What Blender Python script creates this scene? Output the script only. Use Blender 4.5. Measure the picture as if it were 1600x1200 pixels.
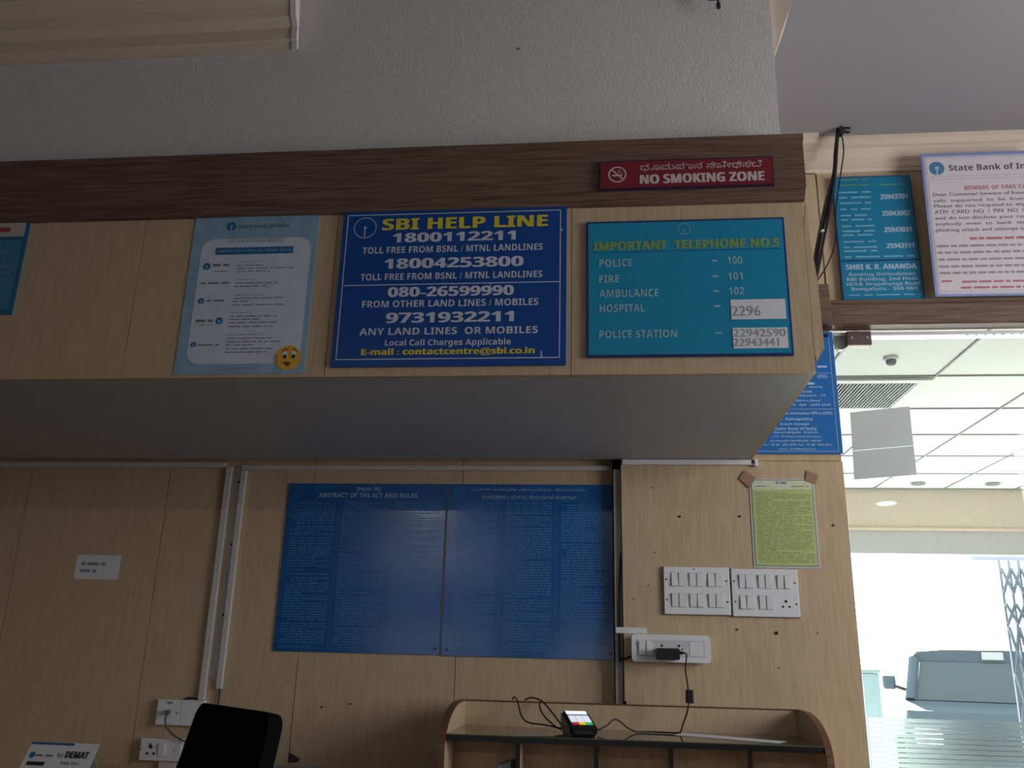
import bpy, bmesh, math, random
from mathutils import Vector, Matrix
for _o in list(bpy.data.objects):
    bpy.data.objects.remove(_o)
random.seed(7)
SC = bpy.context.scene
COL = SC.collection
PI = math.pi

# ---------------------------------------------------------------- camera
cd = bpy.data.cameras.new('camera'); cam = bpy.data.objects.new('camera', cd); COL.objects.link(cam)
cd.sensor_width = 36.0; cd.lens = 30.78; cd.clip_start = 0.05; cd.clip_end = 200
CAMROT = Matrix(((0.994698, 0.007114, 0.102588), (0.100041, -0.297886, -0.949345), (0.023805, 0.954575, -0.297018)))
cam.matrix_world = Matrix.Translation((0, -3.0, 1.28)) @ CAMROT.to_4x4()
SC.camera = cam

# ---------------------------------------------------------------- sky, sun, daylight, exposure
w = bpy.data.worlds.new('world'); SC.world = w; w.use_nodes = True
bg = w.node_tree.nodes['Background']; bg.inputs[0].default_value = (0.90, 0.96, 1.0, 1); bg.inputs[1].default_value = 4.0

def lamp(name, kind, loc, energy, color=(1, 1, 1), aim=None, **kw):
    d = bpy.data.lights.new(name, kind); d.energy = energy; d.color = color
    for k, v in kw.items(): setattr(d, k, v)
    o = bpy.data.objects.new(name, d); COL.objects.link(o); o.location = loc
    if aim is not None:
        o.rotation_euler = (Vector(aim) - Vector(loc)).to_track_quat('-Z', 'Y').to_euler()
    return o

lamp('sun', 'SUN', (6, 20, 12), 36.0, (1.0, 0.96, 0.9), aim=(2.6, 3.0, 0.0), angle=0.02)
# daylight at the window of the right-hand wall (outside the frame)
lamp('window_daylight', 'AREA', (2.62, -1.70, 1.92), 50.0, (0.97, 0.98, 1.0), aim=(0.0, -1.3, 1.75), shape='RECTANGLE', size=1.5, size_y=1.4)
SC.view_settings.view_transform = 'Standard'; SC.view_settings.look = 'None'
SC.view_settings.gamma = 1.0; SC.view_settings.exposure = 0.0; SC.view_settings.use_curve_mapping = False

# ---------------------------------------------------------------- materials
def srgb(r, g, b):
    return tuple((c / 255 / 12.92) if c / 255 <= 0.04045 else ((c / 255 + 0.055) / 1.055) ** 2.4 for c in (r, g, b))

def mat(name, col, rough=0.6, metal=0.0, vary=0.06, scale=(14, 14, 14), bump=0.0, bscale=60, spec=0.5, coat=0.0, emit=None, estr=0.0, col2=None, detail=4, ctrast=1.0):
    m = bpy.data.materials.new(name); m.use_nodes = True
    nt = m.node_tree; b = nt.nodes['Principled BSDF']
    b.inputs['Roughness'].default_value = rough; b.inputs['Metallic'].default_value = metal
    b.inputs['Specular IOR Level'].default_value = spec
    b.inputs['Coat Weight'].default_value = coat; b.inputs['Coat Roughness'].default_value = 0.08
    tc = nt.nodes.new('ShaderNodeTexCoord'); mp = nt.nodes.new('ShaderNodeMapping'); mp.inputs['Scale'].default_value = scale
    nz = nt.nodes.new('ShaderNodeTexNoise'); nz.inputs['Detail'].default_value = detail
    cr = nt.nodes.new('ShaderNodeValToRGB')
    c2 = col2 or tuple(min(1, c * (1 + vary)) for c in col)
    c1 = tuple(c * (1 - vary) for c in col) if col2 is None else col
    cr.color_ramp.elements[0].position = 0.5 - 0.2 / ctrast; cr.color_ramp.elements[1].position = 0.5 + 0.2 / ctrast
    cr.color_ramp.elements[0].color = (*c1, 1); cr.color_ramp.elements[1].color = (*c2, 1)
    nt.links.new(tc.outputs['Object'], mp.inputs[0]); nt.links.new(mp.outputs[0], nz.inputs['Vector'])
    nt.links.new(nz.outputs['Fac'], cr.inputs[0]); nt.links.new(cr.outputs[0], b.inputs['Base Color'])
    if bump:
        n2 = nt.nodes.new('ShaderNodeTexNoise'); n2.inputs['Scale'].default_value = bscale; n2.inputs['Detail'].default_value = 3
        bp = nt.nodes.new('ShaderNodeBump'); bp.inputs['Strength'].default_value = bump; bp.inputs['Distance'].default_value = 0.01
        nt.links.new(tc.outputs['Object'], n2.inputs['Vector']); nt.links.new(n2.outputs['Fac'], bp.inputs['Height'])
        nt.links.new(bp.outputs[0], b.inputs['Normal'])
    if emit:
        b.inputs['Emission Color'].default_value = (*emit, 1); b.inputs['Emission Strength'].default_value = estr
    return m

def glass_mat(name, tint=(0.93, 0.98, 0.96)):
    m = bpy.data.materials.new(name); m.use_nodes = True; nt = m.node_tree; nt.nodes.clear()
    o = nt.nodes.new('ShaderNodeOutputMaterial'); mx = nt.nodes.new('ShaderNodeMixShader')
    t = nt.nodes.new('ShaderNodeBsdfTransparent'); t.inputs[0].default_value = (*tint, 1)
    g = nt.nodes.new('ShaderNodeBsdfGlossy'); g.inputs['Roughness'].default_value = 0.01
    f = nt.nodes.new('ShaderNodeFresnel'); f.inputs[0].default_value = 1.45
    nt.links.new(f.outputs[0], mx.inputs[0]); nt.links.new(t.outputs[0], mx.inputs[1]); nt.links.new(g.outputs[0], mx.inputs[2])
    nt.links.new(mx.outputs[0], o.inputs[0]); return m

def sheet_mat(name, col, trans=0.3, rough=0.6, clear=0.0):
    # paper or film that lets part of the light behind it through
    m = bpy.data.materials.new(name); m.use_nodes = True; nt = m.node_tree; nt.nodes.clear()
    o = nt.nodes.new('ShaderNodeOutputMaterial'); mx = nt.nodes.new('ShaderNodeMixShader'); mx.inputs[0].default_value = trans
    d = nt.nodes.new('ShaderNodeBsdfDiffuse'); t = nt.nodes.new('ShaderNodeBsdfTranslucent')
    tc = nt.nodes.new('ShaderNodeTexCoord'); nz = nt.nodes.new('ShaderNodeTexNoise'); nz.inputs['Scale'].default_value = 9
    cr = nt.nodes.new('ShaderNodeValToRGB'); cr.color_ramp.elements[0].color = (*[c * 0.9 for c in col], 1); cr.color_ramp.elements[1].color = (*col, 1)
    nt.links.new(tc.outputs['Object'], nz.inputs['Vector']); nt.links.new(nz.outputs[0], cr.inputs[0])
    nt.links.new(cr.outputs[0], d.inputs[0]); nt.links.new(cr.outputs[0], t.inputs[0])
    nt.links.new(d.outputs[0], mx.inputs[1]); nt.links.new(t.outputs[0], mx.inputs[2])
    last = mx
    if clear:
        m2 = nt.nodes.new('ShaderNodeMixShader'); m2.inputs[0].default_value = clear
        tr = nt.nodes.new('ShaderNodeBsdfTransparent')
        nt.links.new(mx.outputs[0], m2.inputs[1]); nt.links.new(tr.outputs[0], m2.inputs[2]); last = m2
    nt.links.new(last.outputs[0], o.inputs[0]); return m

PLY = mat('birch_laminate', (0.50, 0.365, 0.225), 0.42, col2=(0.60, 0.45, 0.29), scale=(26, 26, 2.2), detail=6, ctrast=1.1, spec=0.35)
WOOD = mat('dark_walnut', (0.10, 0.055, 0.038), 0.45, col2=(0.22, 0.14, 0.10), scale=(1.3, 30, 55), detail=5, ctrast=1.2, spec=0.35)
WOODV = mat('brown_edge_band', (0.16, 0.07, 0.035), 0.4, vary=0.2, scale=(30, 30, 6))
PLASTER = mat('rough_white_plaster', (0.72, 0.67, 0.65), 0.85, vary=0.05, bump=0.22, bscale=150)
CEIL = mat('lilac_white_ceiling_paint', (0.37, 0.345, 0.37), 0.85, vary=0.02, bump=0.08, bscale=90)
CREAM = mat('cream_plaster_moulding', (0.72, 0.60, 0.48), 0.6, vary=0.05, scale=(1.5, 20, 30))
SOFFIT = mat('grey_painted_soffit', (0.50, 0.50, 0.52), 0.6, vary=0.05, scale=(3, 3, 3))
GAP = mat('dark_gap', (0.02, 0.018, 0.016), 0.9)
WHITEP = mat('white_plastic', (0.78, 0.77, 0.79), 0.3, vary=0.02)
TRUNK = mat('grey_white_trunking', (0.62, 0.57, 0.55), 0.45, vary=0.05)
BLACKP = mat('black_plastic', (0.012, 0.012, 0.014), 0.35, vary=0.2)
RUBBER = mat('black_cable_rubber', (0.01, 0.01, 0.012), 0.5, vary=0.2)
BLKFAB = mat('black_chair_fabric', (0.004, 0.004, 0.005), 0.8, vary=0.3, spec=0.06)
METAL = mat('brushed_steel', (0.55, 0.55, 0.56), 0.35, metal=1.0, vary=0.05)
BRONZE = mat('brown_anodised_fitting', (0.16, 0.12, 0.11), 0.4, metal=0.5, vary=0.1)
PAPERW = mat('white_paper', (0.74, 0.73, 0.76), 0.7, vary=0.03)
INKK = mat('black_ink', (0.03, 0.025, 0.03), 0.7)
INKG = mat('grey_ink', (0.2, 0.19, 0.21), 0.7)
INKR = mat('red_ink', (0.42, 0.05, 0.06), 0.7)
NAVY = mat('navy_blue_sign_face', (0.004, 0.065, 0.30), 0.32, vary=0.06, spec=0.4)
NAVYE = mat('navy_sign_edge', (0.008, 0.03, 0.16), 0.4)
TEAL = mat('teal_sign_face', (0.008, 0.27, 0.46), 0.32, vary=0.05, spec=0.4)
TEALD = mat('deep_teal_sign_face', (0.008, 0.20, 0.36), 0.35, vary=0.05, spec=0.4)
BOARDB = mat('glossy_blue_board_face', (0.010, 0.10, 0.34), 0.16, vary=0.12, scale=(3, 3, 3), spec=0.5)
BOARDT = mat('pale_blue_print', (0.045, 0.18, 0.42), 0.35)
BOARDL = mat('light_blue_print', (0.36, 0.50, 0.66), 0.35)
OFFB = mat('mid_blue_sign_face', (0.015, 0.16, 0.50), 0.3, vary=0.06)
LETW = mat('white_vinyl_lettering', (0.62, 0.64, 0.74), 0.45)
LETY = mat('yellow_vinyl_lettering', (0.72, 0.60, 0.03), 0.45)
PALEL = mat('pale_blue_lettering', (0.42, 0.60, 0.82), 0.45)
LETO = mat('faded_yellow_lettering', (0.22, 0.36, 0.10), 0.45)
LETT = mat('pale_teal_lettering', (0.30, 0.52, 0.62), 0.45)
RED = mat('red_sign_face', (0.20, 0.010, 0.018), 0.4, vary=0.06)
PINKW = mat('pinkish_white_lettering', (0.66, 0.50, 0.50), 0.45)
PBLUE = mat('pale_blue_poster', (0.26, 0.43, 0.58), 0.5, vary=0.15, scale=(5, 5, 5))
PWHITE = mat('bluish_white_poster', (0.60, 0.68, 0.78), 0.5, vary=0.06, scale=(6, 6, 6))
PBAR = mat('poster_blue_print', (0.02, 0.15, 0.36), 0.5)
EMOY = mat('smiley_yellow', (0.80, 0.42, 0.03), 0.5, vary=0.1)
PINKP = mat('pinkish_white_poster_paper', (0.66, 0.60, 0.64), 0.45, vary=0.03)
LILACB = mat('lilac_blue_poster_border', (0.22, 0.28, 0.50), 0.45, vary=0.1)
LGREEN = mat('yellow_green_paper', (0.52, 0.60, 0.25), 0.22, vary=0.10, scale=(3, 3, 40))
LGREENP = mat('pale_green_paper_header', (0.66, 0.70, 0.50), 0.3, vary=0.05)
LAMIN = mat('laminate_margin', (0.60, 0.62, 0.60), 0.2, vary=0.04)
TAPE = mat('brown_packing_tape', (0.36, 0.22, 0.14), 0.3, vary=0.1)
GREENI = mat('olive_ink', (0.24, 0.29, 0.10), 0.6)
SHELFG = mat('dark_glass_shelf', (0.10, 0.095, 0.07), 0.06, vary=0.08, spec=0.6)
DUCT = mat('louvre_dark_core', (0.26, 0.28, 0.29), 0.7)
TILE = mat('white_mineral_ceiling_tile', (0.80, 0.83, 0.83), 0.9, vary=0.03, bump=0.1, bscale=40)
GRID = mat('grey_ceiling_grid', (0.30, 0.32, 0.33), 0.5)
FLOORM = mat('pale_polished_floor_tile', (0.60, 0.60, 0.60), 0.3, vary=0.06, scale=(2, 2, 2))
CONC = mat('pale_concrete_paving', (0.60, 0.58, 0.54), 0.9, vary=0.1, scale=(1, 1, 1))
CARP = mat('hazed_dark_car_paint', (0.045, 0.065, 0.085), 0.5, vary=0.05, spec=0.3)  # blue-grey outdoor haze is put into the body colour
CARG = mat('dark_car_glass', (0.05, 0.065, 0.075), 0.12, vary=0.05, spec=0.25)
CHROME = mat('chrome', (0.7, 0.7, 0.72), 0.15, metal=1.0, vary=0.02)
LAMPG = mat('clear_headlamp', (0.6, 0.65, 0.7), 0.1)
TYRE = mat('tyre_rubber', (0.02, 0.02, 0.02), 0.8)
GATEM = mat('grey_painted_gate_steel', (0.16, 0.20, 0.26), 0.5, vary=0.1)
GLASS = glass_mat('clear_door_glass')
def frost_mat(name):
    m = bpy.data.materials.new(name); m.use_nodes = True; nt = m.node_tree; nt.nodes.clear()
    o = nt.nodes.new('ShaderNodeOutputMaterial'); mx = nt.nodes.new('ShaderNodeMixShader'); mx.inputs[0].default_value = 0.30
    r = nt.nodes.new('ShaderNodeBsdfRefraction'); r.inputs['IOR'].default_value = 1.12; r.inputs['Roughness'].default_value = 0.55; r.inputs['Color'].default_value = (0.82, 0.88, 0.88, 1)
    tc = nt.nodes.new('ShaderNodeTexCoord'); nz = nt.nodes.new('ShaderNodeTexNoise'); nz.inputs['Scale'].default_value = 30
    cr = nt.nodes.new('ShaderNodeValToRGB'); cr.color_ramp.elements[0].color = (0.50, 0.56, 0.56, 1); cr.color_ramp.elements[1].color = (0.56, 0.62, 0.62, 1)
    d = nt.nodes.new('ShaderNodeBsdfDiffuse')
    nt.links.new(tc.outputs['Object'], nz.inputs['Vector']); nt.links.new(nz.outputs[0], cr.inputs[0]); nt.links.new(cr.outputs[0], d.inputs[0])
    nt.links.new(r.outputs[0], mx.inputs[1]); nt.links.new(d.outputs[0], mx.inputs[2]); nt.links.new(mx.outputs[0], o.inputs[0]); return m
FROST = frost_mat('frosted_film')
GPAPER = sheet_mat('translucent_white_sheet', (0.78, 0.82, 0.82), 0.42)
LIT = mat('lit_lamp_diffuser', (0.9, 0.9, 0.9), 0.5, emit=(1, 0.97, 0.92), estr=235.0)
SCREEN = mat('lit_white_screen', (0.3, 0.3, 0.3), 0.3, emit=(0.90, 0.93, 1.0), estr=0.95)
KEYW = mat('backlit_white_key', (0.3, 0.3, 0.3), 0.4, emit=(0.85, 0.90, 1.0), estr=0.75)
KEYR = mat('backlit_red_key', (0.3, 0.02, 0.03), 0.4, emit=(0.7, 0.03, 0.05), estr=0.5)
KEYY = mat('backlit_yellow_key', (0.4, 0.3, 0.02), 0.4, emit=(0.9, 0.6, 0.02), estr=0.7)
KEYG = mat('backlit_green_key', (0.02, 0.3, 0.1), 0.4, emit=(0.05, 0.6, 0.2), estr=0.6)
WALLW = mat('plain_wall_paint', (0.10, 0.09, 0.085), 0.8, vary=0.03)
CABG = mat('pale_grey_cabinet', (0.36, 0.40, 0.42), 0.5, vary=0.05)
OLIVE = mat('olive_clip', (0.22, 0.20, 0.12), 0.6)
BLKEDGE = mat('black_edge_band', (0.012, 0.012, 0.013), 0.3)

# ---------------------------------------------------------------- helpers
def wloc(o):
    v = Vector((0, 0, 0))
    while o is not None:
        v += o.location; o = o.parent
    return v

class MB:
    """collects shapes in world metres and links them as ONE mesh object"""
    def __init__(self): self.bm = bmesh.new()
    def hexa(self, p, bevel=0.0, seg=2):
        vs = [self.bm.verts.new(q) for q in p]
        fs = [self.bm.faces.new([vs[i] for i in f]) for f in ((0, 3, 2, 1), (4, 5, 6, 7), (0, 1, 5, 4), (1, 2, 6, 5), (2, 3, 7, 6), (3, 0, 4, 7))]
        if bevel:
            es = list({e for f in fs for e in f.edges})
            bmesh.ops.bevel(self.bm, geom=es, offset=bevel, segments=seg, affect='EDGES', profile=0.5)
        return self
    def box(self, x0, x1, y0, y1, z0, z1, bevel=0.0, seg=2):
        return self.hexa([(x0, y0, z0), (x1, y0, z0), (x1, y1, z0), (x0, y1, z0), (x0, y0, z1), (x1, y0, z1), (x1, y1, z1), (x0, y1, z1)], bevel, seg)
    def prism(self, pts, axis, a, b):
        """polygon extruded along an axis: 'y' pts=(x,z), 'x' pts=(y,z), 'z' pts=(x,y)"""
        f = {'y': lambda p, t: (p[0], t, p[1]), 'x': lambda p, t: (t, p[0], p[1]), 'z': lambda p, t: (p[0], p[1], t)}[axis]
        A = [self.bm.verts.new(f(p, a)) for p in pts]; B = [self.bm.verts.new(f(p, b)) for p in pts]
        n = len(pts); self.bm.faces.new(A); self.bm.faces.new(B[::-1])
        for i in range(n): self.bm.faces.new([A[i], B[i], B[(i + 1) % n], A[(i + 1) % n]])
        return self
    def rounded(self, x0, x1, z0, z1, y0, y1, r, n=5):
        pts = []
        for cx, cz, a0 in ((x1 - r, z1 - r, 0), (x0 + r, z1 - r, 90), (x0 + r, z0 + r, 180), (x1 - r, z0 + r, 270)):
            for k in range(n + 1):
                a = math.radians(a0 + 90 * k / n); pts.append((cx + r * math.cos(a), cz + r * math.sin(a)))
        return self.prism(pts, 'y', y0, y1)
    def quad(self, *p):
        self.bm.faces.new([self.bm.verts.new(q) for q in p]); return self
    def wall_quad(self, x0, x1, z0, z1, y):
        return self.quad((x0, y, z0), (x1, y, z0), (x1, y, z1), (x0, y, z1))
    def cyl(self, c, axis, r, h, n=20, r2=None):
        r2 = r if r2 is None else r2
        ax = {'x': (Vector((0, 1, 0)), Vector((0, 0, 1)), Vector((1, 0, 0))), 'y': (Vector((1, 0, 0)), Vector((0, 0, 1)), Vector((0, -1, 0))), 'z': (Vector((1, 0, 0)), Vector((0, 1, 0)), Vector((0, 0, 1)))}[axis]
        c = Vector(c); A, B = [], []
        for k in range(n):
            a = 2 * PI * k / n; d = ax[0] * math.cos(a) + ax[1] * math.sin(a)
            A.append(self.bm.verts.new(c + d * r)); B.append(self.bm.verts.new(c + d * r2 + ax[2] * h))
        self.bm.faces.new(A[::-1]); self.bm.faces.new(B)
        for k in range(n): self.bm.faces.new([A[k], A[(k + 1) % n], B[(k + 1) % n], B[k]])
        return self
    def disc(self, x, z, y, r, n=28, sx=1.0):
        self.bm.faces.new([self.bm.verts.new((x + sx * r * math.cos(2 * PI * k / n), y, z + r * math.sin(2 * PI * k / n))) for k in range(n)]); return self
    def ring(self, x, z, y, r0, r1, n=32, sx=1.0):
        A = [self.bm.verts.new((x + sx * r0 * math.cos(2 * PI * k / n), y, z + r0 * math.sin(2 * PI * k / n))) for k in range(n)]
        B = [self.bm.verts.new((x + sx * r1 * math.cos(2 * PI * k / n), y, z + r1 * math.sin(2 * PI * k / n))) for k in range(n)]
        for k in range(n): self.bm.faces.new([A[k], A[(k + 1) % n], B[(k + 1) % n], B[k]])
        return self
    def line(self, x0, z0, x1, z1, y, t):
        d = Vector((x1 - x0, z1 - z0)); n = Vector((-d.y, d.x)).normalized() * (t / 2)
        return self.quad((x0 - n.x, y, z0 - n.y), (x1 - n.x, y, z1 - n.y), (x1 + n.x, y, z1 + n.y), (x0 + n.x, y, z0 + n.y))
    def frame(self, x0, x1, z0, z1, y, t):
        for a in ((x0, z0, x1, z0), (x0, z1, x1, z1)): self.line(*a, y, t)
        for a in ((x0, z0, x0, z1), (x1, z0, x1, z1)): self.line(*a, y, t)
        return self
    def tube(self, pts, r, n=8, sub=5):
        P = [Vector(p) for p in pts]
        if sub > 1 and len(P) > 2:      # Catmull-Rom
            Q = []
            for i in range(len(P) - 1):
                p0 = P[max(i - 1, 0)]; p1 = P[i]; p2 = P[i + 1]; p3 = P[min(i + 2, len(P) - 1)]
                for k in range(sub):
                    t = k / sub
                    Q.append(0.5 * ((2 * p1) + (p2 - p0) * t + (2 * p0 - 5 * p1 + 4 * p2 - p3) * t * t + (3 * p1 - p0 - 3 * p2 + p3) * t ** 3))
            P = Q + [P[-1]]
        rings = []; up = Vector((0.3, 0.9, 0.2)).normalized()
        for i, p in enumerate(P):
            t = (P[min(i + 1, len(P) - 1)] - P[max(i - 1, 0)]).normalized()
            a = t.cross(up).normalized(); b = t.cross(a).normalized()
            rings.append([self.bm.verts.new(p + (a * math.cos(2 * PI * k / n) + b * math.sin(2 * PI * k / n)) * r) for k in range(n)])
        for A, B in zip(rings, rings[1:]):
            for k in range(n): self.bm.faces.new([A[k], A[(k + 1) % n], B[(k + 1) % n], B[k]])
        self.bm.faces.new(rings[0][::-1]); self.bm.faces.new(rings[-1]); return self
    def loft(self, rings):
        R = [[self.bm.verts.new(p) for p in r] for r in rings]; n = len(R[0])
        for A, B in zip(R, R[1:]):
            for k in range(n): self.bm.faces.new([A[k], A[(k + 1) % n], B[(k + 1) % n], B[k]])
        self.bm.faces.new(R[0][::-1]); self.bm.faces.new(R[-1]); return self
    def text(self, s, x0, x1, z, h, y, bold=0.0, bbox=False):
        """writing on a face that looks toward -Y; z is the baseline, h the capital height"""
        bold = 0.02 if 0.009 < bold < 0.022 else min(bold, 0.026)
        key = (s, bold)
        if key not in TEXTS:
            TEXTS[key] = text_geo(s, bold)
        vs, fs = TEXTS[key]
        mnx = min(v[0] for v in vs); mxx = max(v[0] for v in vs); mny = min(v[1] for v in vs); mxy = max(v[1] for v in vs)
        sx = (x1 - x0) / (mxx - mnx)
        if bbox: sy = h / (mxy - mny); oy = mny
        else:
            cv = TEXTS.setdefault(('H', bold), None) or text_geo('H', bold); TEXTS[('H', bold)] = cv
            sy = h / (max(v[1] for v in cv[0]) - min(v[1] for v in cv[0])); oy = 0
        w = 0.05 * h if bold >= 0.022 and not bbox else 0.0      # extra heavy letters: struck twice, a hair apart
        for k, dx in enumerate((-w, w) if w else (0.0,)):
            V = [self.bm.verts.new((x0 + (v[0] - mnx) * sx + dx, y - 0.00004 * k, z + (v[1] - oy) * sy)) for v in vs]
            for f in fs:
                try: self.bm.faces.new([V[i] for i in f])
                except ValueError: pass
        return self
    def words(self, x0, x1, z, h, y, mean=0.03, fill=1.0):
        """a row of unreadable small print: word-sized bars"""
        x = x0; end = x0 + (x1 - x0) * fill
        while x < end:
            wd = min(mean * random.uniform(0.35, 1.6), end - x)
            if wd > mean * 0.12: self.wall_quad(x, x + wd, z, z + h, y)
            x += wd + mean * 0.22
        return self
    def xf(self, M):
        bmesh.ops.transform(self.bm, matrix=M, verts=self.bm.verts); return self
    def build(self, name, m, parent=None, smooth=False):
        bm = self.bm
        if parent is None:
            xs = [v.co for v in bm.verts]
            o0 = Vector(((min(v.x for v in xs) + max(v.x for v in xs)) / 2, (min(v.y for v in xs) + max(v.y for v in xs)) / 2, min(v.z for v in xs)))
        else: o0 = wloc(parent)
        bmesh.ops.translate(bm, verts=bm.verts, vec=-o0)
        bmesh.ops.recalc_face_normals(bm, faces=bm.faces)
        me = bpy.data.meshes.new(name); bm.to_mesh(me); bm.free()
        if smooth:
            for p in me.polygons: p.use_smooth = True
        me.materials.append(m)
        o = bpy.data.objects.new(name, me); COL.objects.link(o)
        if parent is None: o.location = o0
        else: o.parent = parent
        return o

TEXTS = {}
def sans(s, heavy):
    # plain or heavy sans-serif letter forms of the built-in fonts
    A, a, d = (0x1D5D4, 0x1D5EE, 0x1D7EC) if heavy else (0x1D5A0, 0x1D5BA, 0x1D7E2)
    return ''.join(chr(A + ord(c) - 65) if 'A' <= c <= 'Z' else chr(a + ord(c) - 97) if 'a' <= c <= 'z' else chr(d + ord(c) - 48) if '0' <= c <= '9' else c for c in s)
def text_geo(s, bold):
    if len(s) > 1 and any(0x0C80 <= ord(c) <= 0x0CFF for c in s):
        return kannada_geo(s, bold)
    c = bpy.data.curves.new('t', 'FONT'); c.body = sans(s, True) if bold > 0.009 else s; c.offset = 0.0; c.resolution_u = 3
    o = bpy.data.objects.new('t', c); COL.objects.link(o)
    bpy.context.view_layer.update()
    me = bpy.data.meshes.new_from_object(o.evaluated_get(bpy.context.evaluated_depsgraph_get()))
    vs = [tuple(v.co) for v in me.vertices]; fs = [tuple(p.vertices) for p in me.polygons]
    bpy.data.objects.remove(o); bpy.data.curves.remove(c); bpy.data.meshes.remove(me)
    return vs, fs

def kannada_geo(s, bold):
    # letters set one by one; the vowel strokes written over a letter sit on its right shoulder
    V, Fc, pen, base = [], [], 0.0, (0.0, 0.0)
    for c in s:
        if c == ' ': pen += 0.28; continue
        if (c, bold) not in TEXTS: TEXTS[(c, bold)] = text_geo(c, bold)
        vs, fs = TEXTS[(c, bold)]
        if not vs: continue
        a = min(v[0] for v in vs); b = max(v[0] for v in vs)
        over = c in '\u0cbf\u0cc6\u0ccd'
        x = (base[1] - (b - a) * 0.80) if over else pen
        n = len(V); V += [(v[0] - a + x, v[1], v[2]) for v in vs]; Fc += [tuple(i + n for i in f) for f in fs]
        if over: pen = max(pen, x + (b - a) + 0.03)
        else: base = (x, x + b - a); pen = x + (b - a) + 0.05
    return V, Fc

def tag(o, label, cat, group=None, kind=None):
    o['label'] = label; o['category'] = cat
    if group: o['group'] = group
    if kind: o['kind'] = kind
    return o
def thing(name, label, cat, loc, group=None, kind=None):
    o = bpy.data.objects.new(name, None); COL.objects.link(o); o.location = loc; o.empty_display_size = 0.05
    return tag(o, label, cat, group, kind)
def part_label(o, label): o['label'] = label; return o
def copy_tree(o, delta, parent=None):
    c = o.copy(); COL.objects.link(c)
    if parent is None: c.location = o.location + Vector(delta)
    else: c.parent = parent; c.matrix_parent_inverse = o.matrix_parent_inverse.copy()
    for ch in o.children: copy_tree(ch, delta, c)
    return c

F = -0.956      # front face of the boxed bulkhead
L = 0.0566      # recessed panelled wall on the left; the pale wall with the switches stands at Y = 0

# ---------------------------------------------------------------- measured positions on the walls: (text, x0, x1, z, height) and rectangles (x0, x1, z0, z1)
HELP_RECT = (-0.6818, -0.0883, 1.9657, 2.4075)
HELP_BORDER = (-0.6686, -0.1045, 1.9846, 2.3892)
HELP_Y = [
    ('SBI HELP LINE', -0.5736, -0.1379, 2.3441, 0.0325),
    ('E-mail : contactcentre@sbi.co.in', -0.6039, -0.1663, 1.996, 0.0161),
]
HELP_W = [
    ('1800112211', -0.5433, -0.2211, 2.3075, 0.0262),
    ('TOLL FREE FROM BSNL / MTNL LANDLINES', -0.6225, -0.1495, 2.2769, 0.0182),
    ('18004253800', -0.5604, -0.1996, 2.2328, 0.0279),
    ('TOLL FREE FROM BSNL / MTNL LANDLINES', -0.6221, -0.1493, 2.2009, 0.0179),
    ('080-26599990', -0.5458, -0.2224, 2.1534, 0.0265),
    ('FROM OTHER LAND LINES / MOBILES', -0.6121, -0.1583, 2.1246, 0.0184),
    ('9731932211', -0.5463, -0.2208, 2.0817, 0.0277),
    ('ANY LAND LINES  OR MOBILES', -0.6134, -0.1584, 2.0494, 0.0185),
    ('Local Call Charges Applicable', -0.5451, -0.2253, 2.0202, 0.0158),
]
HELP_PTS = [(-0.6204, 2.3521), (-0.5901, 2.3512), (-0.6644, 2.1863), (-0.1065, 2.1882), (-0.1015, 2.3320), (-0.1493, 2.0013), (-0.1483, 1.9838), (-0.2818, 2.1865), (-0.2812, 2.1666)]
TEL_RECT = (-0.0384, 0.4576, 1.9844, 2.3525)
TEL_Y = [
    ('IMPORTANT  TELEPHONE NO.S', -0.0188, 0.4409, 2.2705, 0.0239),
]
TEL_W = [
    ('POLICE', -0.0055, 0.0773, 2.2251, 0.0201),
    ('FIRE', -0.0057, 0.0441, 2.1817, 0.0199),
    ('AMBULANCE', -0.0059, 0.1407, 2.142, 0.0202),
    ('HOSPITAL', -0.0052, 0.1059, 2.1022, 0.02),
    ('POLICE STATION', -0.0066, 0.1824, 2.0332, 0.0196),
    ('100', 0.3121, 0.3486, 2.2257, 0.0199),
    ('101', 0.3114, 0.3473, 2.1831, 0.0196),
    ('102', 0.3118, 0.3489, 2.1435, 0.0194),
]
TEL_DASH = [(0.2748, 2.2322), (0.2882, 2.2382), (0.2744, 2.1905), (0.2887, 2.1964), (0.2745, 2.1502), (0.2892, 2.1561), (0.2755, 2.1103), (0.2897, 2.1162), (0.2748, 2.0404), (0.2906, 2.0462)]
TEL_PTS = [(0.2094, 2.3255), (0.2252, 2.3251), (-0.0237, 2.2649), (0.4452, 2.2649)]
TEL_PATCH = [(0.3147, 0.4453, 2.0773, 2.1295), (0.3156, 0.4454, 2.0022, 2.0553)]
TEL_HAND = [
    ('2296', 0.3168, 0.3857, 2.0865, 0.0251),
    ('22942590', 0.3178, 0.4412, 2.032, 0.0198),
    ('22943441', 0.3166, 0.4238, 2.008, 0.0196),
]
SMOKE_RECT = (-0.0046, 0.4337, 2.4233, 2.5058)
SMOKE_T = [
    ('NO SMOKING ZONE', 0.1002, 0.4083, 2.4365, 0.026),
    ('ಧೂಮಪಾನ ನಿಷೇಧಿಸಿದೆ', 0.101, 0.4056, 2.4763, 0.0201),
]
SMOKE_PTS = [(0.0422, 2.4656), (0.0654, 2.4647)]
SERV_RECT = (-1.0958, -0.7502, 1.9511, 2.4126)
SERV_INNER = (-1.0686, -0.7659, 1.9745, 2.3433)
SERV_T = [
    ('State Bank of India', -0.9708, -0.8312, 2.3633, 0.0121),
    ('WE ARE AT YOUR SERVICE', -0.9978, -0.8407, 2.3207, 0.0103),
]
SERV_BAR = (-1.0278, -0.8131, 2.2864, 2.3069)
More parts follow.
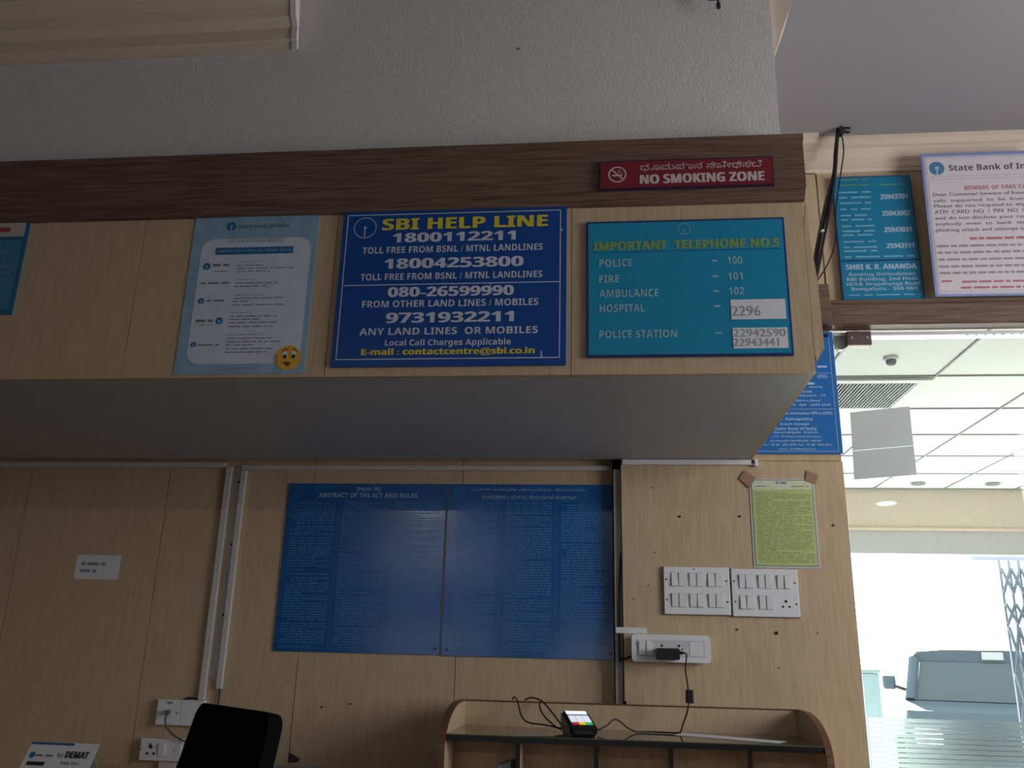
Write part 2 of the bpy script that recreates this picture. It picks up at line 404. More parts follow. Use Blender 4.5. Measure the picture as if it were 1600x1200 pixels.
SERV_DISC = [(-0.9921, 2.3699), (-0.9791, 2.3695), (-1.0463, 2.2529), (-1.0359, 2.2527), (-1.0488, 2.1537), (-1.0403, 2.1536), (-0.9923, 2.0966), (-0.9822, 2.0964), (-1.0537, 2.0318), (-1.0461, 2.0317)]
SERV_DASH_A = [
    ('', -1.0303, -0.979, 2.2529, 0.0081),
    ('', -1.0218, -0.9855, 2.2369, 0.0027),
    ('', -1.0569, -0.9791, 2.2018, 0.0062),
    ('', -1.034, -0.9783, 2.1516, 0.0062),
    ('', -1.0568, -1.0075, 2.0942, 0.0087),
    ('', -1.0421, -1.0085, 2.0854, 0.0022),
    ('', -1.0426, -0.9823, 2.0281, 0.0051),
]
SERV_DASH_B = [
    ('', -0.9632, -0.8992, 2.2633, 0.0027),
    ('', -0.961, -0.8976, 2.2115, 0.0027),
    ('', -0.9598, -0.8759, 2.1675, 0.0026),
    ('', -0.9642, -0.9058, 2.1175, 0.0026),
    ('', -0.9669, -0.8698, 2.0564, 0.0034),
]
SERV_DASH_C = [
    ('', -0.9626, -0.8903, 2.2522, 0.0036),
    ('', -0.9629, -0.8083, 2.2435, 0.0036),
    ('', -0.9639, -0.8698, 2.2352, 0.0036),
    ('', -0.9632, -0.8384, 2.2011, 0.004),
    ('', -0.965, -0.8743, 2.1918, 0.004),
    ('', -0.9607, -0.8226, 2.1579, 0.0039),
    ('', -0.9619, -0.9157, 2.1495, 0.0039),
    ('', -0.9641, -0.8218, 2.1391, 0.0039),
    ('', -0.9642, -0.8339, 2.1072, 0.0039),
    ('', -0.966, -0.8848, 2.0985, 0.0039),
    ('', -0.9658, -0.8299, 2.0895, 0.0039),
    ('', -0.9657, -0.8452, 2.0785, 0.0039),
    ('', -0.9649, -0.8355, 2.046, 0.0038),
    ('', -0.9667, -0.816, 2.0365, 0.0038),
    ('', -0.9655, -0.8941, 2.0277, 0.0038),
    ('', -0.9655, -0.8427, 2.0173, 0.0038),
    ('', -0.9651, -0.854, 2.0081, 0.0038),
]
SERV_FACE = [(-0.7960, 1.9930), (-0.7626, 1.9926), (-0.8060, 1.9994), (-0.7834, 1.9979), (-0.7974, 1.9755), (-0.8312, 2.0059)]
SERV_FOOT = [
    ('', -0.9675, -0.8777, 1.963, 0.0058),
]
LEFTP = [(-1.5741, 2.4096), (-1.5841, 2.1194)]
RULES_RECT = [(-1.1347, -0.5549, 1.2787, 1.8619), (-0.5481, 0.0321, 1.2766, 1.8618)]
RULES_T = [
    ('ABSTRACT OF THE ACT AND RULES', -1.0201, -0.6591, 1.8115, 0.016),
    ('[Form 10]', -0.8821, -0.7943, 1.8356, 0.0136),
]
RULES_K = [
    ('ಕಾರ್ಮಿಕರು ಮತ್ತು ನಿಯಮಗಳ ಸಾರಾಂಶ', -0.4257, -0.0914, 1.8091, 0.0145),
    ('ಗುತ್ತಿಗೆ ಕಾರ್ಮಿಕ (ನಿಯಂತ್ರಣ) ನಿಯಮಗಳು', -0.4633, -0.0587, 1.8363, 0.0109),
]
RULES_COLS_A = [(-1.1189, -0.9537, 1.2901, 1.7936), (-0.9321, -0.7644, 1.2915, 1.7948), (-0.7446, -0.5684, 1.2917, 1.7961)]
RULES_COLS_B = [(-0.5174, -0.3676, 1.2871, 1.7961), (-0.3425, -0.1767, 1.2982, 1.7988), (-0.1491, 0.0147, 1.3243, 1.7927)]
YEL_RECT = [(0.4929, 0.7063, 1.5783, 1.8757)]
YEL_IN = [(0.4981, 0.7005, 1.5837, 1.8718)]
YEL_TAPE = [(0.4800, 1.9030), (0.5150, 1.8781), (0.4926, 1.8423), (0.4598, 1.8748), (0.6862, 1.9052), (0.7219, 1.8866), (0.7108, 1.8573), (0.6774, 1.8664)]
SW = [(0.1969, 0.4104, 1.4244, 1.5766), (0.4165, 0.6285, 1.4216, 1.5735)]
STRIP = [(0.0881, 0.3383, 1.2739, 1.3585)]
LABELTAPE = [(0.0504, 0.1395, 1.3616, 1.3798)]
ADAPT = [(0.1635, 0.2366, 1.2814, 1.3164)]
FERR = [(0.245, 0.2693, 1.1571, 1.1962)]
SW1 = [(0.2218, 1.5544), (0.2668, 1.5542), (0.2434, 1.5122), (0.3431, 1.5378), (0.3945, 1.4693)]
OFFI_RECT = [(0.3439, 0.7986, 1.9599, 2.4103)]
OFFI_T = [
    ('', 0.7468, 0.7791, 2.2672, 0.009),
    ('(CPIO)', 0.7439, 0.7779, 2.2291, 0.0114),
    ('', 0.6986, 0.7327, 2.2054, 0.0098),
    ('(General)', 0.7128, 0.7581, 2.1935, 0.0073),
    ('State Bank of India', 0.6398, 0.7229, 2.176, 0.0089),
    ('Homework - 72', 0.654, 0.7668, 2.1624, 0.0073),
    ("St. Mark's Road", 0.6414, 0.7467, 2.1444, 0.0072),
    ('Ph : 080 - 2594 3222', 0.6479, 0.781, 2.129, 0.0072),
    ('Public Information Officer(CPIO)', 0.6063, 0.784, 2.0979, 0.0096),
    ('V. Ganapathy', 0.605, 0.7184, 2.0777, 0.0095),
    ('Branch Manager', 0.6076, 0.7059, 2.0606, 0.0079),
    ('State Bank of India', 0.5889, 0.7269, 2.0432, 0.0095),
    ('Koramangala  Branch,', 0.5844, 0.7323, 2.0317, 0.0071),
    ('# 117, 7th Block, Industrial Layout,', 0.576, 0.7423, 2.0171, 0.0063),
    ('Koramangala, BANGALORE - 560 095.', 0.5713, 0.7422, 2.0022, 0.0063),
    ('Tel : + 91 80 - 2594 3210  Fax : +91 80 - 2594 3211', 0.5442, 0.7722, 1.9881, 0.007),
    ('e-mail : sbi.07980@sbi.co.in', 0.5956, 0.7204, 1.9733, 0.0062),
]
OFFI_L = [(0.7434, 2.2469), (0.7868, 2.2465), (0.6396, 2.1169), (0.7893, 2.1163), (0.5327, 1.9685), (0.7918, 1.9687), (0.7936, 1.9687), (0.7913, 2.3952)]
TEAL_RECT = [(0.8514, 1.1317, 2.5209, 3.0078)]
TEAL_T = [
    ('SHRI K. R. ANANDA', 0.8726, 1.1152, 2.6312, 0.0201),
    ('Banking Ombudsman', 0.8806, 1.1098, 2.6063, 0.0122),
    ('RBI Building, 2nd Floor,', 0.8712, 1.1203, 2.5872, 0.013),
    ('10/3/8, Nrupatunga Road,', 0.8656, 1.1247, 2.5682, 0.0129),
    ('Bengaluru - 560 001', 0.8839, 1.1076, 2.5496, 0.0129),
]
TEAL_N = [
    ('25943701', 1.0182, 1.1135, 2.9099, 0.0202),
    ('25943002', 1.0182, 1.1161, 2.8422, 0.0199),
    ('25943031', 1.0196, 1.113, 2.7764, 0.0197),
    ('25943111', 1.021, 1.1157, 2.7122, 0.0194),
]
TEAL_D = [
    ('', 0.8623, 0.9858, 2.9383, 0.0111),
    ('', 0.8645, 0.9838, 2.9163, 0.0129),
    ('', 0.8706, 0.9837, 2.894, 0.011),
    ('', 0.8684, 0.9813, 2.8689, 0.01),
    ('', 0.8663, 0.9789, 2.8438, 0.0109),
    ('', 0.8649, 0.9812, 2.8265, 0.0109),
    ('', 0.8627, 0.9886, 2.8008, 0.0099),
    ('', 0.8629, 0.9865, 2.7798, 0.0117),
    ('', 0.8617, 0.987, 2.7646, 0.0108),
    ('', 0.8613, 0.9865, 2.7379, 0.0098),
    ('', 0.8594, 0.9882, 2.7156, 0.0107),
    ('', 0.8601, 0.9868, 2.7007, 0.0106),
    ('', 0.8602, 1.1233, 2.6774, 0.0106),
    ('', 0.8727, 1.1185, 2.5295, 0.0086),
]
TEAL_Y = [
    ('', 0.8827, 0.9848, 2.9904, 0.0093),
    ('', 0.8767, 0.9846, 2.9671, 0.0102),
    ('', 1.0165, 1.1075, 2.9657, 0.0102),
]
TEAL_L = [(0.8591, 2.6660), (1.1313, 2.6604)]
FAKE_P = [(1.1490, 3.0460), (1.1420, 2.5051)]
FAKE_K = [
    ('State Bank of India', 1.241, 1.551, 2.9781, 0.0228),
]
FAKE_R = [
    ('BEWARE OF FAKE CALLS', 1.2865, 1.5307, 2.9027, 0.0157),
]
FAKE_B = [
    ('Dear Customer beware of fraudulent', 1.1765, 1.5412, 2.8808, 0.0127),
    ('calls  supported  to  be  from  SBI.', 1.1767, 1.538, 2.8578, 0.0117),
    ('Please do not respond to any calls', 1.1763, 1.535, 2.8365, 0.0126),
    ('ATM  CARD  NO  /  PIN  NO  /  CVV', 1.1758, 1.5314, 2.8128, 0.0135),
    ('and do not disclose your card no', 1.1753, 1.5282, 2.7904, 0.0125),
    ('anybody  even  to  bank  staff  as', 1.1747, 1.5251, 2.7681, 0.0124),
    ('phishing attack and attempt to dup', 1.1741, 1.5216, 2.7447, 0.0124),
]
FAKE_RD = [
    ('', 1.2835, 1.5131, 2.7114, 0.0123),
    ('', 1.1743, 1.2088, 2.5557, 0.0092),
    ('', 1.2432, 1.4938, 2.5521, 0.0101),
    ('', 1.2365, 1.4907, 2.5306, 0.01),
]
FAKE_D = [
    ('', 1.1705, 1.513, 2.6855, 0.0113),
    ('', 1.1705, 1.5096, 2.661, 0.0112),
    ('', 1.1717, 1.5058, 2.6353, 0.0103),
    ('', 1.1715, 1.502, 2.6092, 0.0111),
    ('', 1.1707, 1.4985, 2.5851, 0.0111),
]
FAKE_L = [(1.1994, 2.9895), (1.2256, 2.9885), (1.1681, 2.9570), (1.1668, 2.9456), (1.1484, 2.5257), (1.1797, 3.0220)]
NOTE_RECT = [(-1.9069, -1.7392, 1.5099, 1.5959)]
GLASSPAPER = [(0.8428, 1.0443, 1.8828, 2.1167)]
GP = [(0.8440, 2.1035), (1.0468, 2.1276), (1.0428, 1.8897), (0.8397, 1.8738)]

# ================================================================ SETTING
def S(name, mb, m, label, cat='wall'): return tag(mb.build(name, m), label, cat, kind='structure')
S('floor', MB().box(-5, 6, -9, 0.0, -0.1, 0.0).box(-5, 0.499, 0.0, 0.3, -0.1, 0.0), mat('brown_hall_floor', (0.19, 0.165, 0.15), 0.4, vary=0.1, scale=(2, 2, 2)), 'brown polished floor of the hall', 'floor')
S('floor_lobby', MB().box(0.5, 4.75, 0.001, 4.419, -0.1, 0.0), FLOORM, 'pale tiled floor of the lobby', 'floor')
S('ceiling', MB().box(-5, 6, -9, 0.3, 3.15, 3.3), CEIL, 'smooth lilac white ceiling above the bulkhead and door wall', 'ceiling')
# recessed wall of laminate panels on the left
lw = thing('wall_left', 'dim recessed wall of birch laminate panels under the bulkhead', 'wall', (-1.6, L + 0.02, 0), kind='structure')
MB().box(-5, 0.075, L + 0.022, 0.3, 0, 3.15).build('backing', GAP, lw)
xs = [-5.0, -3.8, -3.25, -2.70, -2.145, -1.597, -1.045, -0.4985, 0.034]
for a, b in zip(xs, xs[1:]):
    MB().box(a + 0.0012, b - 0.0012, L, L + 0.02, 0, 1.975).build('laminate_panel', PLY, lw)
MB().box(0.0362, 0.0600, L - 0.040, L + 0.02, 0, 1.910).build('grey_filler_strip', mat('grey_bare_edge', (0.46, 0.43, 0.40), 0.8), lw)
# pale pier with the switches, forward of the left wall
pw = thing('wall_pier', 'brightly lit birch laminate pier carrying the switch plates beside the glass door', 'wall', (0.43, 0.02, 0), kind='structure')
MB().box(0.078, 0.79, 0.012, 0.22, 0, 3.15).build('backing', GAP, pw)
MB().prism([(0.064, 1.152), (0.070, 1.152), (0.072, 1.0), (0.072, 0), (0.806, 0), (0.806, 1.9365), (0.062, 1.9365)], 'y', 0.0, 0.012).build('laminate_panel', PLY, pw)
MB().box(0.064, 0.800, 0.0, 0.012, 1.9385, 3.15).build('upper_laminate_panel', PLY, pw)
MB().box(0.790, 0.806, 0.0122, 0.22, 0, 2.41).build('side_lining', PLY, pw)
# wall above the door
S('wall_above_door', MB().box(0.806, 4.6, 0.0, 0.22, 2.50, 3.15), PLY, 'birch laminate wall above the glass door, under the cornice')
S('wall_beside_door', MB().box(1.86, 4.6, 0.0, 0.22, 0, 2.50), PLY, 'laminate wall on the far side of the glass door')
# rest of the hall behind the photographer
S('wall_back', MB().box(-5, -3.1, -9.2, -9, 0, 3.15).box(-3.1, -1.5, -9.2, -9, 0, 1.30).box(-3.1, -1.5, -9.2, -9, 1.52, 2.44).box(-3.1, -1.5, -9.2, -9, 2.72, 3.15).box(-1.5, -0.55, -9.2, -9, 0, 3.15)
  .box(-0.55, 0.05, -9.2, -9, 0, 1.12).box(-0.55, 0.05, -9.2, -9, 1.45, 3.15).box(0.05, 6, -9.2, -9, 0, 3.15), WALLW, 'plain painted rear wall with small windows behind the photographer')
S('wall_far_left', MB().box(-5.2, -5, -9, 0.3, 0, 3.15), WALLW, 'plain painted wall at the far left end of the hall')
S('wall_right', MB().box(2.75, 2.95, -4.6, -2.55, 0, 3.15).box(2.75, 2.95, -1.05, 0, 0, 3.15).box(2.75, 2.95, -2.55, -1.05, 0, 1.2).box(2.75, 2.95, -2.55, -1.05, 2.65, 3.15)
  .box(2.95, 6.2, -4.8, -4.6, 0, 3.15).box(6, 6.2, -9, -4.6, 0, 3.15), WALLW, 'plain painted right wall with a large window opening')

S('wall_sky_blocker', MB().box(4.2, 4.4, -4.4, -0.2, -0.2, 6.0), WALLW, 'plain neighbouring wall outside the right window')  # unseen slab, added to keep sky light out of the right window
# ---- boxed bulkhead over the left wall
bk = thing('wall_bulkhead', 'deep overhead bulkhead with laminate front, grey underside and rough white plaster above', 'wall', (-1.6, -0.5, 1.942), kind='structure')
xs = [-4.9, -4.26, -3.6, -3.02, -2.42, -1.8365, -1.238, -0.698, -0.076, 0.506]
for i, (a, b) in enumerate(zip(xs, xs[1:])):
    g = 0.0008
    MB().box(a + g, b - (g if i < len(xs) - 2 else 0), F, F + 0.018, 1.942, 2.415).build('laminate_panel', PLY, bk)
MB().box(-4.9, 0.490, F + 0.018, -0.001, 1.942, 1.957).build('soffit', SOFFIT, bk)
MB().box(-4.9, 0.488, F + 0.019, -0.70, 1.96, 2.6).build('backing', GAP, bk)
MB().box(0.490, 0.506, F + 0.0185, -0.001, 1.942, 2.56).build('side_panel', PLY, bk)
MB().box(-4.9, 0.470, F + 0.016, -0.02, 2.40, 3.15).build('plaster_face', PLASTER, bk)
MB().prism([(0.5072, 2.33), (0.517, 2.4), (0.519, 2.30), (0.5292, 2.18), (0.531, 2.0045), (0.5114, 1.9706), (0.5074, 1.985)], 'y', F + 0.001, F + 0.019).build('lifted_veneer_strip', PLY, bk)
MB().prism([(0.4702, 3.15), (0.55, 3.15), (0.530, 3.03), (0.498, 2.94), (0.474, 2.86), (0.4702, 2.80)], 'y', F + 0.03, F + 0.15).build('cut_cornice_end', CREAM, bk)
MB().prism([(F, 2.397), (F - 0.010, 2.40), (F - 0.024, 2.418), (F - 0.036, 2.424), (F - 0.036, 2.545), (F - 0.046, 2.552), (F - 0.046, 2.568), (F, 2.568)], 'x', -4.9, 0.512).build('walnut_band', WOOD, bk)
# ---- cornices
prof = lambda y0, z0, d, h: [(y0, z0), (y0 - .10 * d, z0), (y0 - .16 * d, z0 + .10 * h), (y0 - .22 * d, z0 + .12 * h), (y0 - .22 * d, z0 + .30 * h), (y0 - .42 * d, z0 + .40 * h), (y0 - .50 * d, z0 + .55 * h), (y0 - .66 * d, z0 + .66 * h), (y0 - .82 * d, z0 + .70 * h), (y0 - .86 * d, z0 + .86 * h), (y0 - d, z0 + .90 * h), (y0 - d, z0 + h - 0.001), (y0, z0 + h - 0.001)]
pf = prof(F + 0.016, 2.937, 0.115, 0.213)
S('trim_1', MB().prism(pf, 'x', -4.9, -0.886), CREAM, 'ribbed cream cornice along the top of the white plaster, stopping short', 'cornice')
o = MB().prism([(p[0] - 0.004, p[1] + 0.001) for p in pf[:-1]] + [(F - 0.03, 3.149)], 'x', -0.884, -0.868).build('cornice_end_cap', PLASTER, bpy.data.objects['trim_1'])
S('trim_2', MB().prism(prof(0.0, 3.035, 0.075, 0.115), 'x', 0.512, 4.6), CREAM, 'ribbed cream cornice over the glass door wall', 'cornice')
S('trim_3', MB().prism(prof(-0.002, 3.035, 0.10, 0.1155), 'x', 0.51, 0.80), CREAM, 'short thicker cornice block in the corner behind the bulkhead', 'cornice')
# ---- walnut header over the door
hd = thing('trim_4', 'dark walnut header beam over the glass door', 'header beam', (1.3, -0.03, 2.405), kind='structure')
MB().prism([(-0.001, 2.406), (-0.058, 2.406), (-0.064, 2.412), (-0.064, 2.480), (-0.052, 2.492), (-0.052, 2.502), (-0.001, 2.502)], 'x', 0.78, 4.6).build('beam', WOOD, hd)
MB().box(0.70, 0.787, -0.10, -0.0645, 2.405, 2.545, 0.003).build('end_block', WOOD, hd)
MB().box(0.81, 1.86, 0.01, 0.05, 2.390, 2.404).build('door_channel', mat('pale_aluminium', (0.75, 0.75, 0.76), 0.4, metal=0.3), hd)

# ---- glass door
dr = thing('door_1', 'frameless glass door with frosted stripes beside the laminate pier', 'door', (1.3, 0.03, 0), kind='structure')
MB().box(0.812, 1.855, 0.0, 0.010, 0.01, 2.388).build('glass_panel', GLASS, dr)
o = MB()
z = 1.1255
while z > 0.12:
    o.box(0.8125, 1.854, -0.0012, -0.0004, z - 0.0118, z); z -= 0.0143
part_label(o.build('frosted_film', FROST, dr), 'frosted film cut into fine horizontal stripes')
MB().box(0.857, 0.940, -0.010, 0.022, 2.350, 2.402, 0.003).build('top_pivot_fitting', BRONZE, dr)
o = MB().prism([(0.815, 2.403), (0.868, 2.403), (0.866, 2.366), (0.858, 2.350), (0.846, 2.343), (0.834, 2.343), (0.824, 2.350)], 'y', 0.02, 0.035)
o.cyl((0.846, 0.0195, 2.367), 'y', 0.006, 0.004)
o.build('rounded_bracket', METAL, dr)
for x in (0.872, 0.925): MB().cyl((x, -0.009, 2.376), 'y', 0.005, 0.004, 12).build('screw', METAL, dr)

# ================================================================ LOBBY BEYOND THE GLASS
LY = 4.3
S('wall_lobby_left', MB().box(0.5, 0.62, 0.22, LY, 0, 2.9), WALLW, 'side wall of the lobby hidden behind the pier')
S('wall_lobby_right', MB().box(4.6, 4.75, 0.0, 4.6, 0, 2.9), WALLW, 'far side wall of the lobby')
fw_ = thing('wall_lobby_front', 'beige laminate fascia over the bright lobby entrance', 'wall', (2.7, LY, 2.134), kind='structure')
MB().box(0.62, 4.6, LY, LY + 0.10, 2.335, 2.75).build('upper_fascia', mat('pale_beige_laminate', (0.60, 0.53, 0.43), 0.4, col2=(0.68, 0.60, 0.50), scale=(26, 26, 2.2)), fw_)
MB().box(0.62, 4.6, LY - 0.012, LY + 0.02, 2.318, 2.334).build('ledge', CREAM, fw_)
MB().box(0.62, 4.6, LY + 0.02, LY + 0.12, 2.134, 2.334).build('lower_fascia', mat('pale_grey_laminate', (0.52, 0.51, 0.53), 0.25), fw_)
MB().box(0.62, 1.25, LY + 0.02, LY + 0.12, 0, 2.134).build('left_jamb', PLY, fw_)
cl = thing('ceiling_lobby', 'bright white suspended tile ceiling of the lobby', 'ceiling', (2.6, 2.2, 2.65), kind='structure')
MB().box(0.62, 4.6, 0.22, LY, 2.655, 2.75).build('tile_field', TILE, cl)
o = MB()
for k in range(8):
    x = 0.545 * k + 0.54 + 0.008
    if x > 0.63: o.box(x - 0.005, x + 0.005, 0.23, LY - 0.001, 2.648, 2.6551)
for k in range(7):
    y = 1.301 + 0.598 * (k - 1)
    o.box(0.63, 4.59, y - 0.005, y + 0.005, 2.6478, 2.6550)
o.build('grid', GRID, cl)
S('floor_outside', MB().box(-20, 30, 4.42, 40, -0.16, -0.06), CONC, 'sunlit pale paving outside the lobby entrance', 'paving')

# louvred air diffuser in the lobby ceiling
v = thing('ceiling_air_diffuser', 'square white louvred air diffuser in the lobby ceiling', 'air diffuser', (1.38, 1.58, 2.64))
x0, x1, y0, y1 = 1.105, 1.625, 1.315, 1.875
o = MB(); o.box(x0, x1, y0, y0 + 0.05, 2.634, 2.648); o.box(x0, x1, y1 - 0.05, y1, 2.634, 2.648); o.box(x0, x0 + 0.05, y0 + 0.05, y1 - 0.05, 2.634, 2.648); o.box(x1 - 0.05, x1, y0 + 0.05, y1 - 0.05, 2.634, 2.648)
o.build('frame', TILE, v)
MB().box(x0 + 0.05, x1 - 0.05, y0 + 0.05, y1 - 0.05, 2.646, 2.648).build('duct_opening', DUCT, v)
for k in range(24):
    x = x0 + 0.058 + k * 0.0172
    MB().hexa([(x, y0 + 0.05, 2.632), (x + 0.004, y0 + 0.05, 2.632), (x + 0.004, y1 - 0.05, 2.632), (x, y1 - 0.05, 2.632), (x + 0.009, y0 + 0.05, 2.6455), (x + 0.013, y0 + 0.05, 2.6455), (x + 0.013, y1 - 0.05, 2.6455), (x + 0.009, y1 - 0.05, 2.6455)]).build('louvre', TILE, v)
v = thing('smoke_detector', 'small grey dome detector on the lobby ceiling near the diffuser', 'detector', (1.34, 1.02, 2.655))
MB().cyl((1.34, 1.02, 2.640), 'z', 0.034, 0.015, 24).build('base', TILE, v)
o = MB().loft([[(1.34 + r * math.cos(2 * PI * k / 20), 1.02 + r * math.sin(2 * PI * k / 20), zz) for k in range(20)] for r, zz in ((0.024, 2.6399), (0.023, 2.628), (0.017, 2.618), (0.006, 2.613))])
o.build('dome', mat('grey_dome', (0.22, 0.23, 0.26), 0.3), v, smooth=True)
for i, (x, y, lb) in enumerate(((2.455, 4.06, 'unlit recessed lobby downlight directly above the sunlit opening'), (3.01, 4.06, 'unlit recessed lobby downlight nearer the collapsible gate'))):
    v = thing('recessed_downlight', lb, 'downlight', (x, y, 2.65), 'unlit downlights in the lobby ceiling')
    MB().cyl((x, y, 2.642), 'z', 0.055, 0.006, 24).build('trim_ring', METAL, v)
    MB().cyl((x, y, 2.638), 'z', 0.042, 0.004, 24).build('dark_lens', DUCT, v)

# sheet stuck on the glass
gx = [(0.8455, 2.1067), (1.0425, 2.1280), (1.0415, 1.8905), (0.8385, 1.8735)]
s = thing('taped_sheet', 'grey backlit paper sheet stuck crookedly on the glass door', 'paper sheet', (0.94, -0.002, 1.87))
lp = lambda a, b, t: (a[0] + (b[0] - a[0]) * t, a[1] + (b[1] - a[1]) * t)
l1, r1 = lp(gx[0], gx[3], 0.575), lp(gx[1], gx[2], 0.575); l2, r2 = lp(gx[0], gx[3], 0.582), lp(gx[1], gx[2], 0.582)
MB().prism([gx[0], gx[1], r1, l1], 'y', -0.0024, -0.0008).build('upper_half', GPAPER, s)
MB().prism([l2, r2, gx[2], gx[3]], 'y', -0.0024, -0.0008).build('lower_half', GPAPER, s)

# ---- parked car outside
car = thing('parked_car', 'dark upright car parked outside the lobby, windshield toward the glass', 'car', (4.6, 8.9, -0.06))
cx = 4.60
def ring(y, w0, w1, z0, z1, zm):
    return [(cx - w0, y, z0), (cx - w1, y, zm), (cx - w1 * 0.95, y, z1), (cx + w1 * 0.95, y, z1), (cx + w1, y, zm), (cx + w0, y, z0)]
MB().loft([ring(7.0, .72, .76, .14, .70, .50), ring(7.08, .82, .83, .12, .83, .58), ring(7.35, .84, .86, .12, .88, .66), ring(7.62, .84, .86, .12, .92, .70), ring(10.2, .84, .86, .12, .96, .74), ring(10.5, .80, .83, .16, .90, .66)]).build('body', CARP, car)
def cap(y, z, w, zs):
    return [(cx - w, y, zs), (cx - w * .985, y, z - .10), (cx - w * .88, y, z - .025), (cx - w * .5, y, z), (cx + w * .5, y, z), (cx + w * .88, y, z - .025), (cx + w * .985, y, z - .10), (cx + w, y, zs)]
MB().loft([cap(7.93, 1.475, .735, 1.345), cap(8.05, 1.51, .75, 1.34), cap(8.6, 1.535, .755, 1.34), cap(9.8, 1.53, .75, 1.34), cap(10.25, 1.47, .72, 1.34)]).build('roof', CARP, car)
ws = [(cx - .70, 7.60, .925), (cx + .70, 7.60, .925), (cx + .63, 7.935, 1.345), (cx - .63, 7.935, 1.345)]
MB().hexa([*ws, *[(p[0], p[1] + 0.012, p[2]) for p in ws]]).build('windshield', CARG, car)
wr = [(cx - .70, 10.42, .955), (cx + .70, 10.42, .955), (cx + .64, 10.24, 1.345), (cx - .64, 10.24, 1.345)]
MB().hexa([*wr, *[(p[0], p[1] - 0.012, p[2]) for p in wr]]).build('rear_window', CARG, car)
for sx in (-1, 1):
    P = [(cx + sx * .805, 7.72, .945), (cx + sx * .805, 10.3, .965), (cx + sx * .735, 10.15, 1.342), (cx + sx * .735, 7.98, 1.342)]
    MB().hexa([*P, *[(p[0] - sx * 0.015, p[1], p[2]) for p in P]]).build('side_windows', CARG, car)
    MB().tube([(cx + sx * .76, 7.60, .91), (cx + sx * .69, 7.93, 1.36)], 0.062, 8, 1).build('pillar', CARP, car)
    MB().box(cx + sx * .98 - .07, cx + sx * .98 + .07, 7.74, 7.84, 1.02, 1.18, 0.03).build('mirror', CARP, car)
    MB().tube([(cx + sx * .81, 7.82, 1.02), (cx + sx * .93, 7.80, 1.06)], 0.02, 6, 1).build('mirror_arm', BLACKP, car)
    MB().box(cx + sx * .60 - .14, cx + sx * .60 + .14, 6.99, 7.06, .50, .66, 0.02).build('headlamp', LAMPG, car)
    for y in (7.75, 9.7):
        wh = MB().cyl((cx + sx * .86 - .09, y, .25), 'x', 0.31, 0.18, 28).build('wheel', TYRE, car)
        MB().cyl((cx + sx * .86 - .095, y, .25), 'x', 0.18, 0.19, 20).build('hub', CHROME, wh)
MB().box(cx - .38, cx + .38, 6.975, 7.03, .42, .58, 0.01).build('grille', BLACKP, car)
MB().box(cx - .74, cx + .74, 6.94, 7.06, .18, .36, 0.03).build('bumper', CARP, car)
MB().box(cx + .02, cx + .24, 7.912, 7.924, 1.37, 1.455, 0.003).build('header_plate', mat('grey_plate', (0.30, 0.31, 0.32), 0.6), car)

car.rotation_euler = (0, 0, math.radians(-19.5))

# ---- collapsible gate folded at the right of the entrance
g = thing('collapsible_gate', 'grey collapsible lattice gate folded at the right of the entrance', 'gate', (3.4, 4.62, 0))
for k in range(7):
    MB().box(3.20 + k * 0.075, 3.214 + k * 0.075, 4.60, 4.625, -0.05, 2.12).build('channel_bar', GATEM, g)
for band in (0.25, 0.85, 1.20, 1.62, 1.86):
    o = MB()
    hgt = 0.40 if band < 1.5 else (0.20 if band > 1.8 else 0.16)
    for k in range(6):
        xa, xb = 3.207 + k * 0.075, 3.207 + (k + 1) * 0.075
        o.tube([(xa, 4.595, band), (xb, 4.595, band + hgt)], 0.012, 6, 1); o.tube([(xb, 4.588, band), (xa, 4.588, band + hgt)], 0.012, 6, 1)
    o.build('lattice', GATEM, g)
MB().box(3.0, 4.55, 4.585, 4.64, 2.125, 2.16).build('top_track', GATEM, g)
p = thing('gate_post', 'low pale blue post just outside the lobby entrance', 'post', (2.17, 4.9, -0.06))
MB().box(2.10, 2.24, 4.82, 4.98, -0.06, 1.22, 0.01).build('shaft', mat('pale_blue_painted_steel', (0.35, 0.50, 0.58), 0.5), p)
MB().box(2.09, 2.25, 4.81, 4.99, 1.221, 1.25, 0.006).build('cap', mat('pale_blue_cap', (0.30, 0.45, 0.52), 0.5), p)

# ================================================================ SIGNS AND POSTERS
def roundel(x, z, y, r, m_disc, m_hole, parent, name='emblem'):
    """filled roundel with a keyhole"""
    d = MB().disc(x, z, y, r).build(name, m_disc, parent)
    MB().disc(x, z + r * 0.02, y - 0.0004, r * 0.24, 16).wall_quad(x - r * 0.09, x + r * 0.09, z - r * 0.98, z, y - 0.0004).build('keyhole', m_hole, d)
def ring_emblem(x, z, y, r, m, parent, t=0.06):
    MB().ring(x, z, y, r * (1 - t), r, 40).disc(x, z, y, r * 0.13, 14).wall_quad(x - r * 0.045, x + r * 0.045, z - r * 0.86, z, y).build('emblem', m, parent)

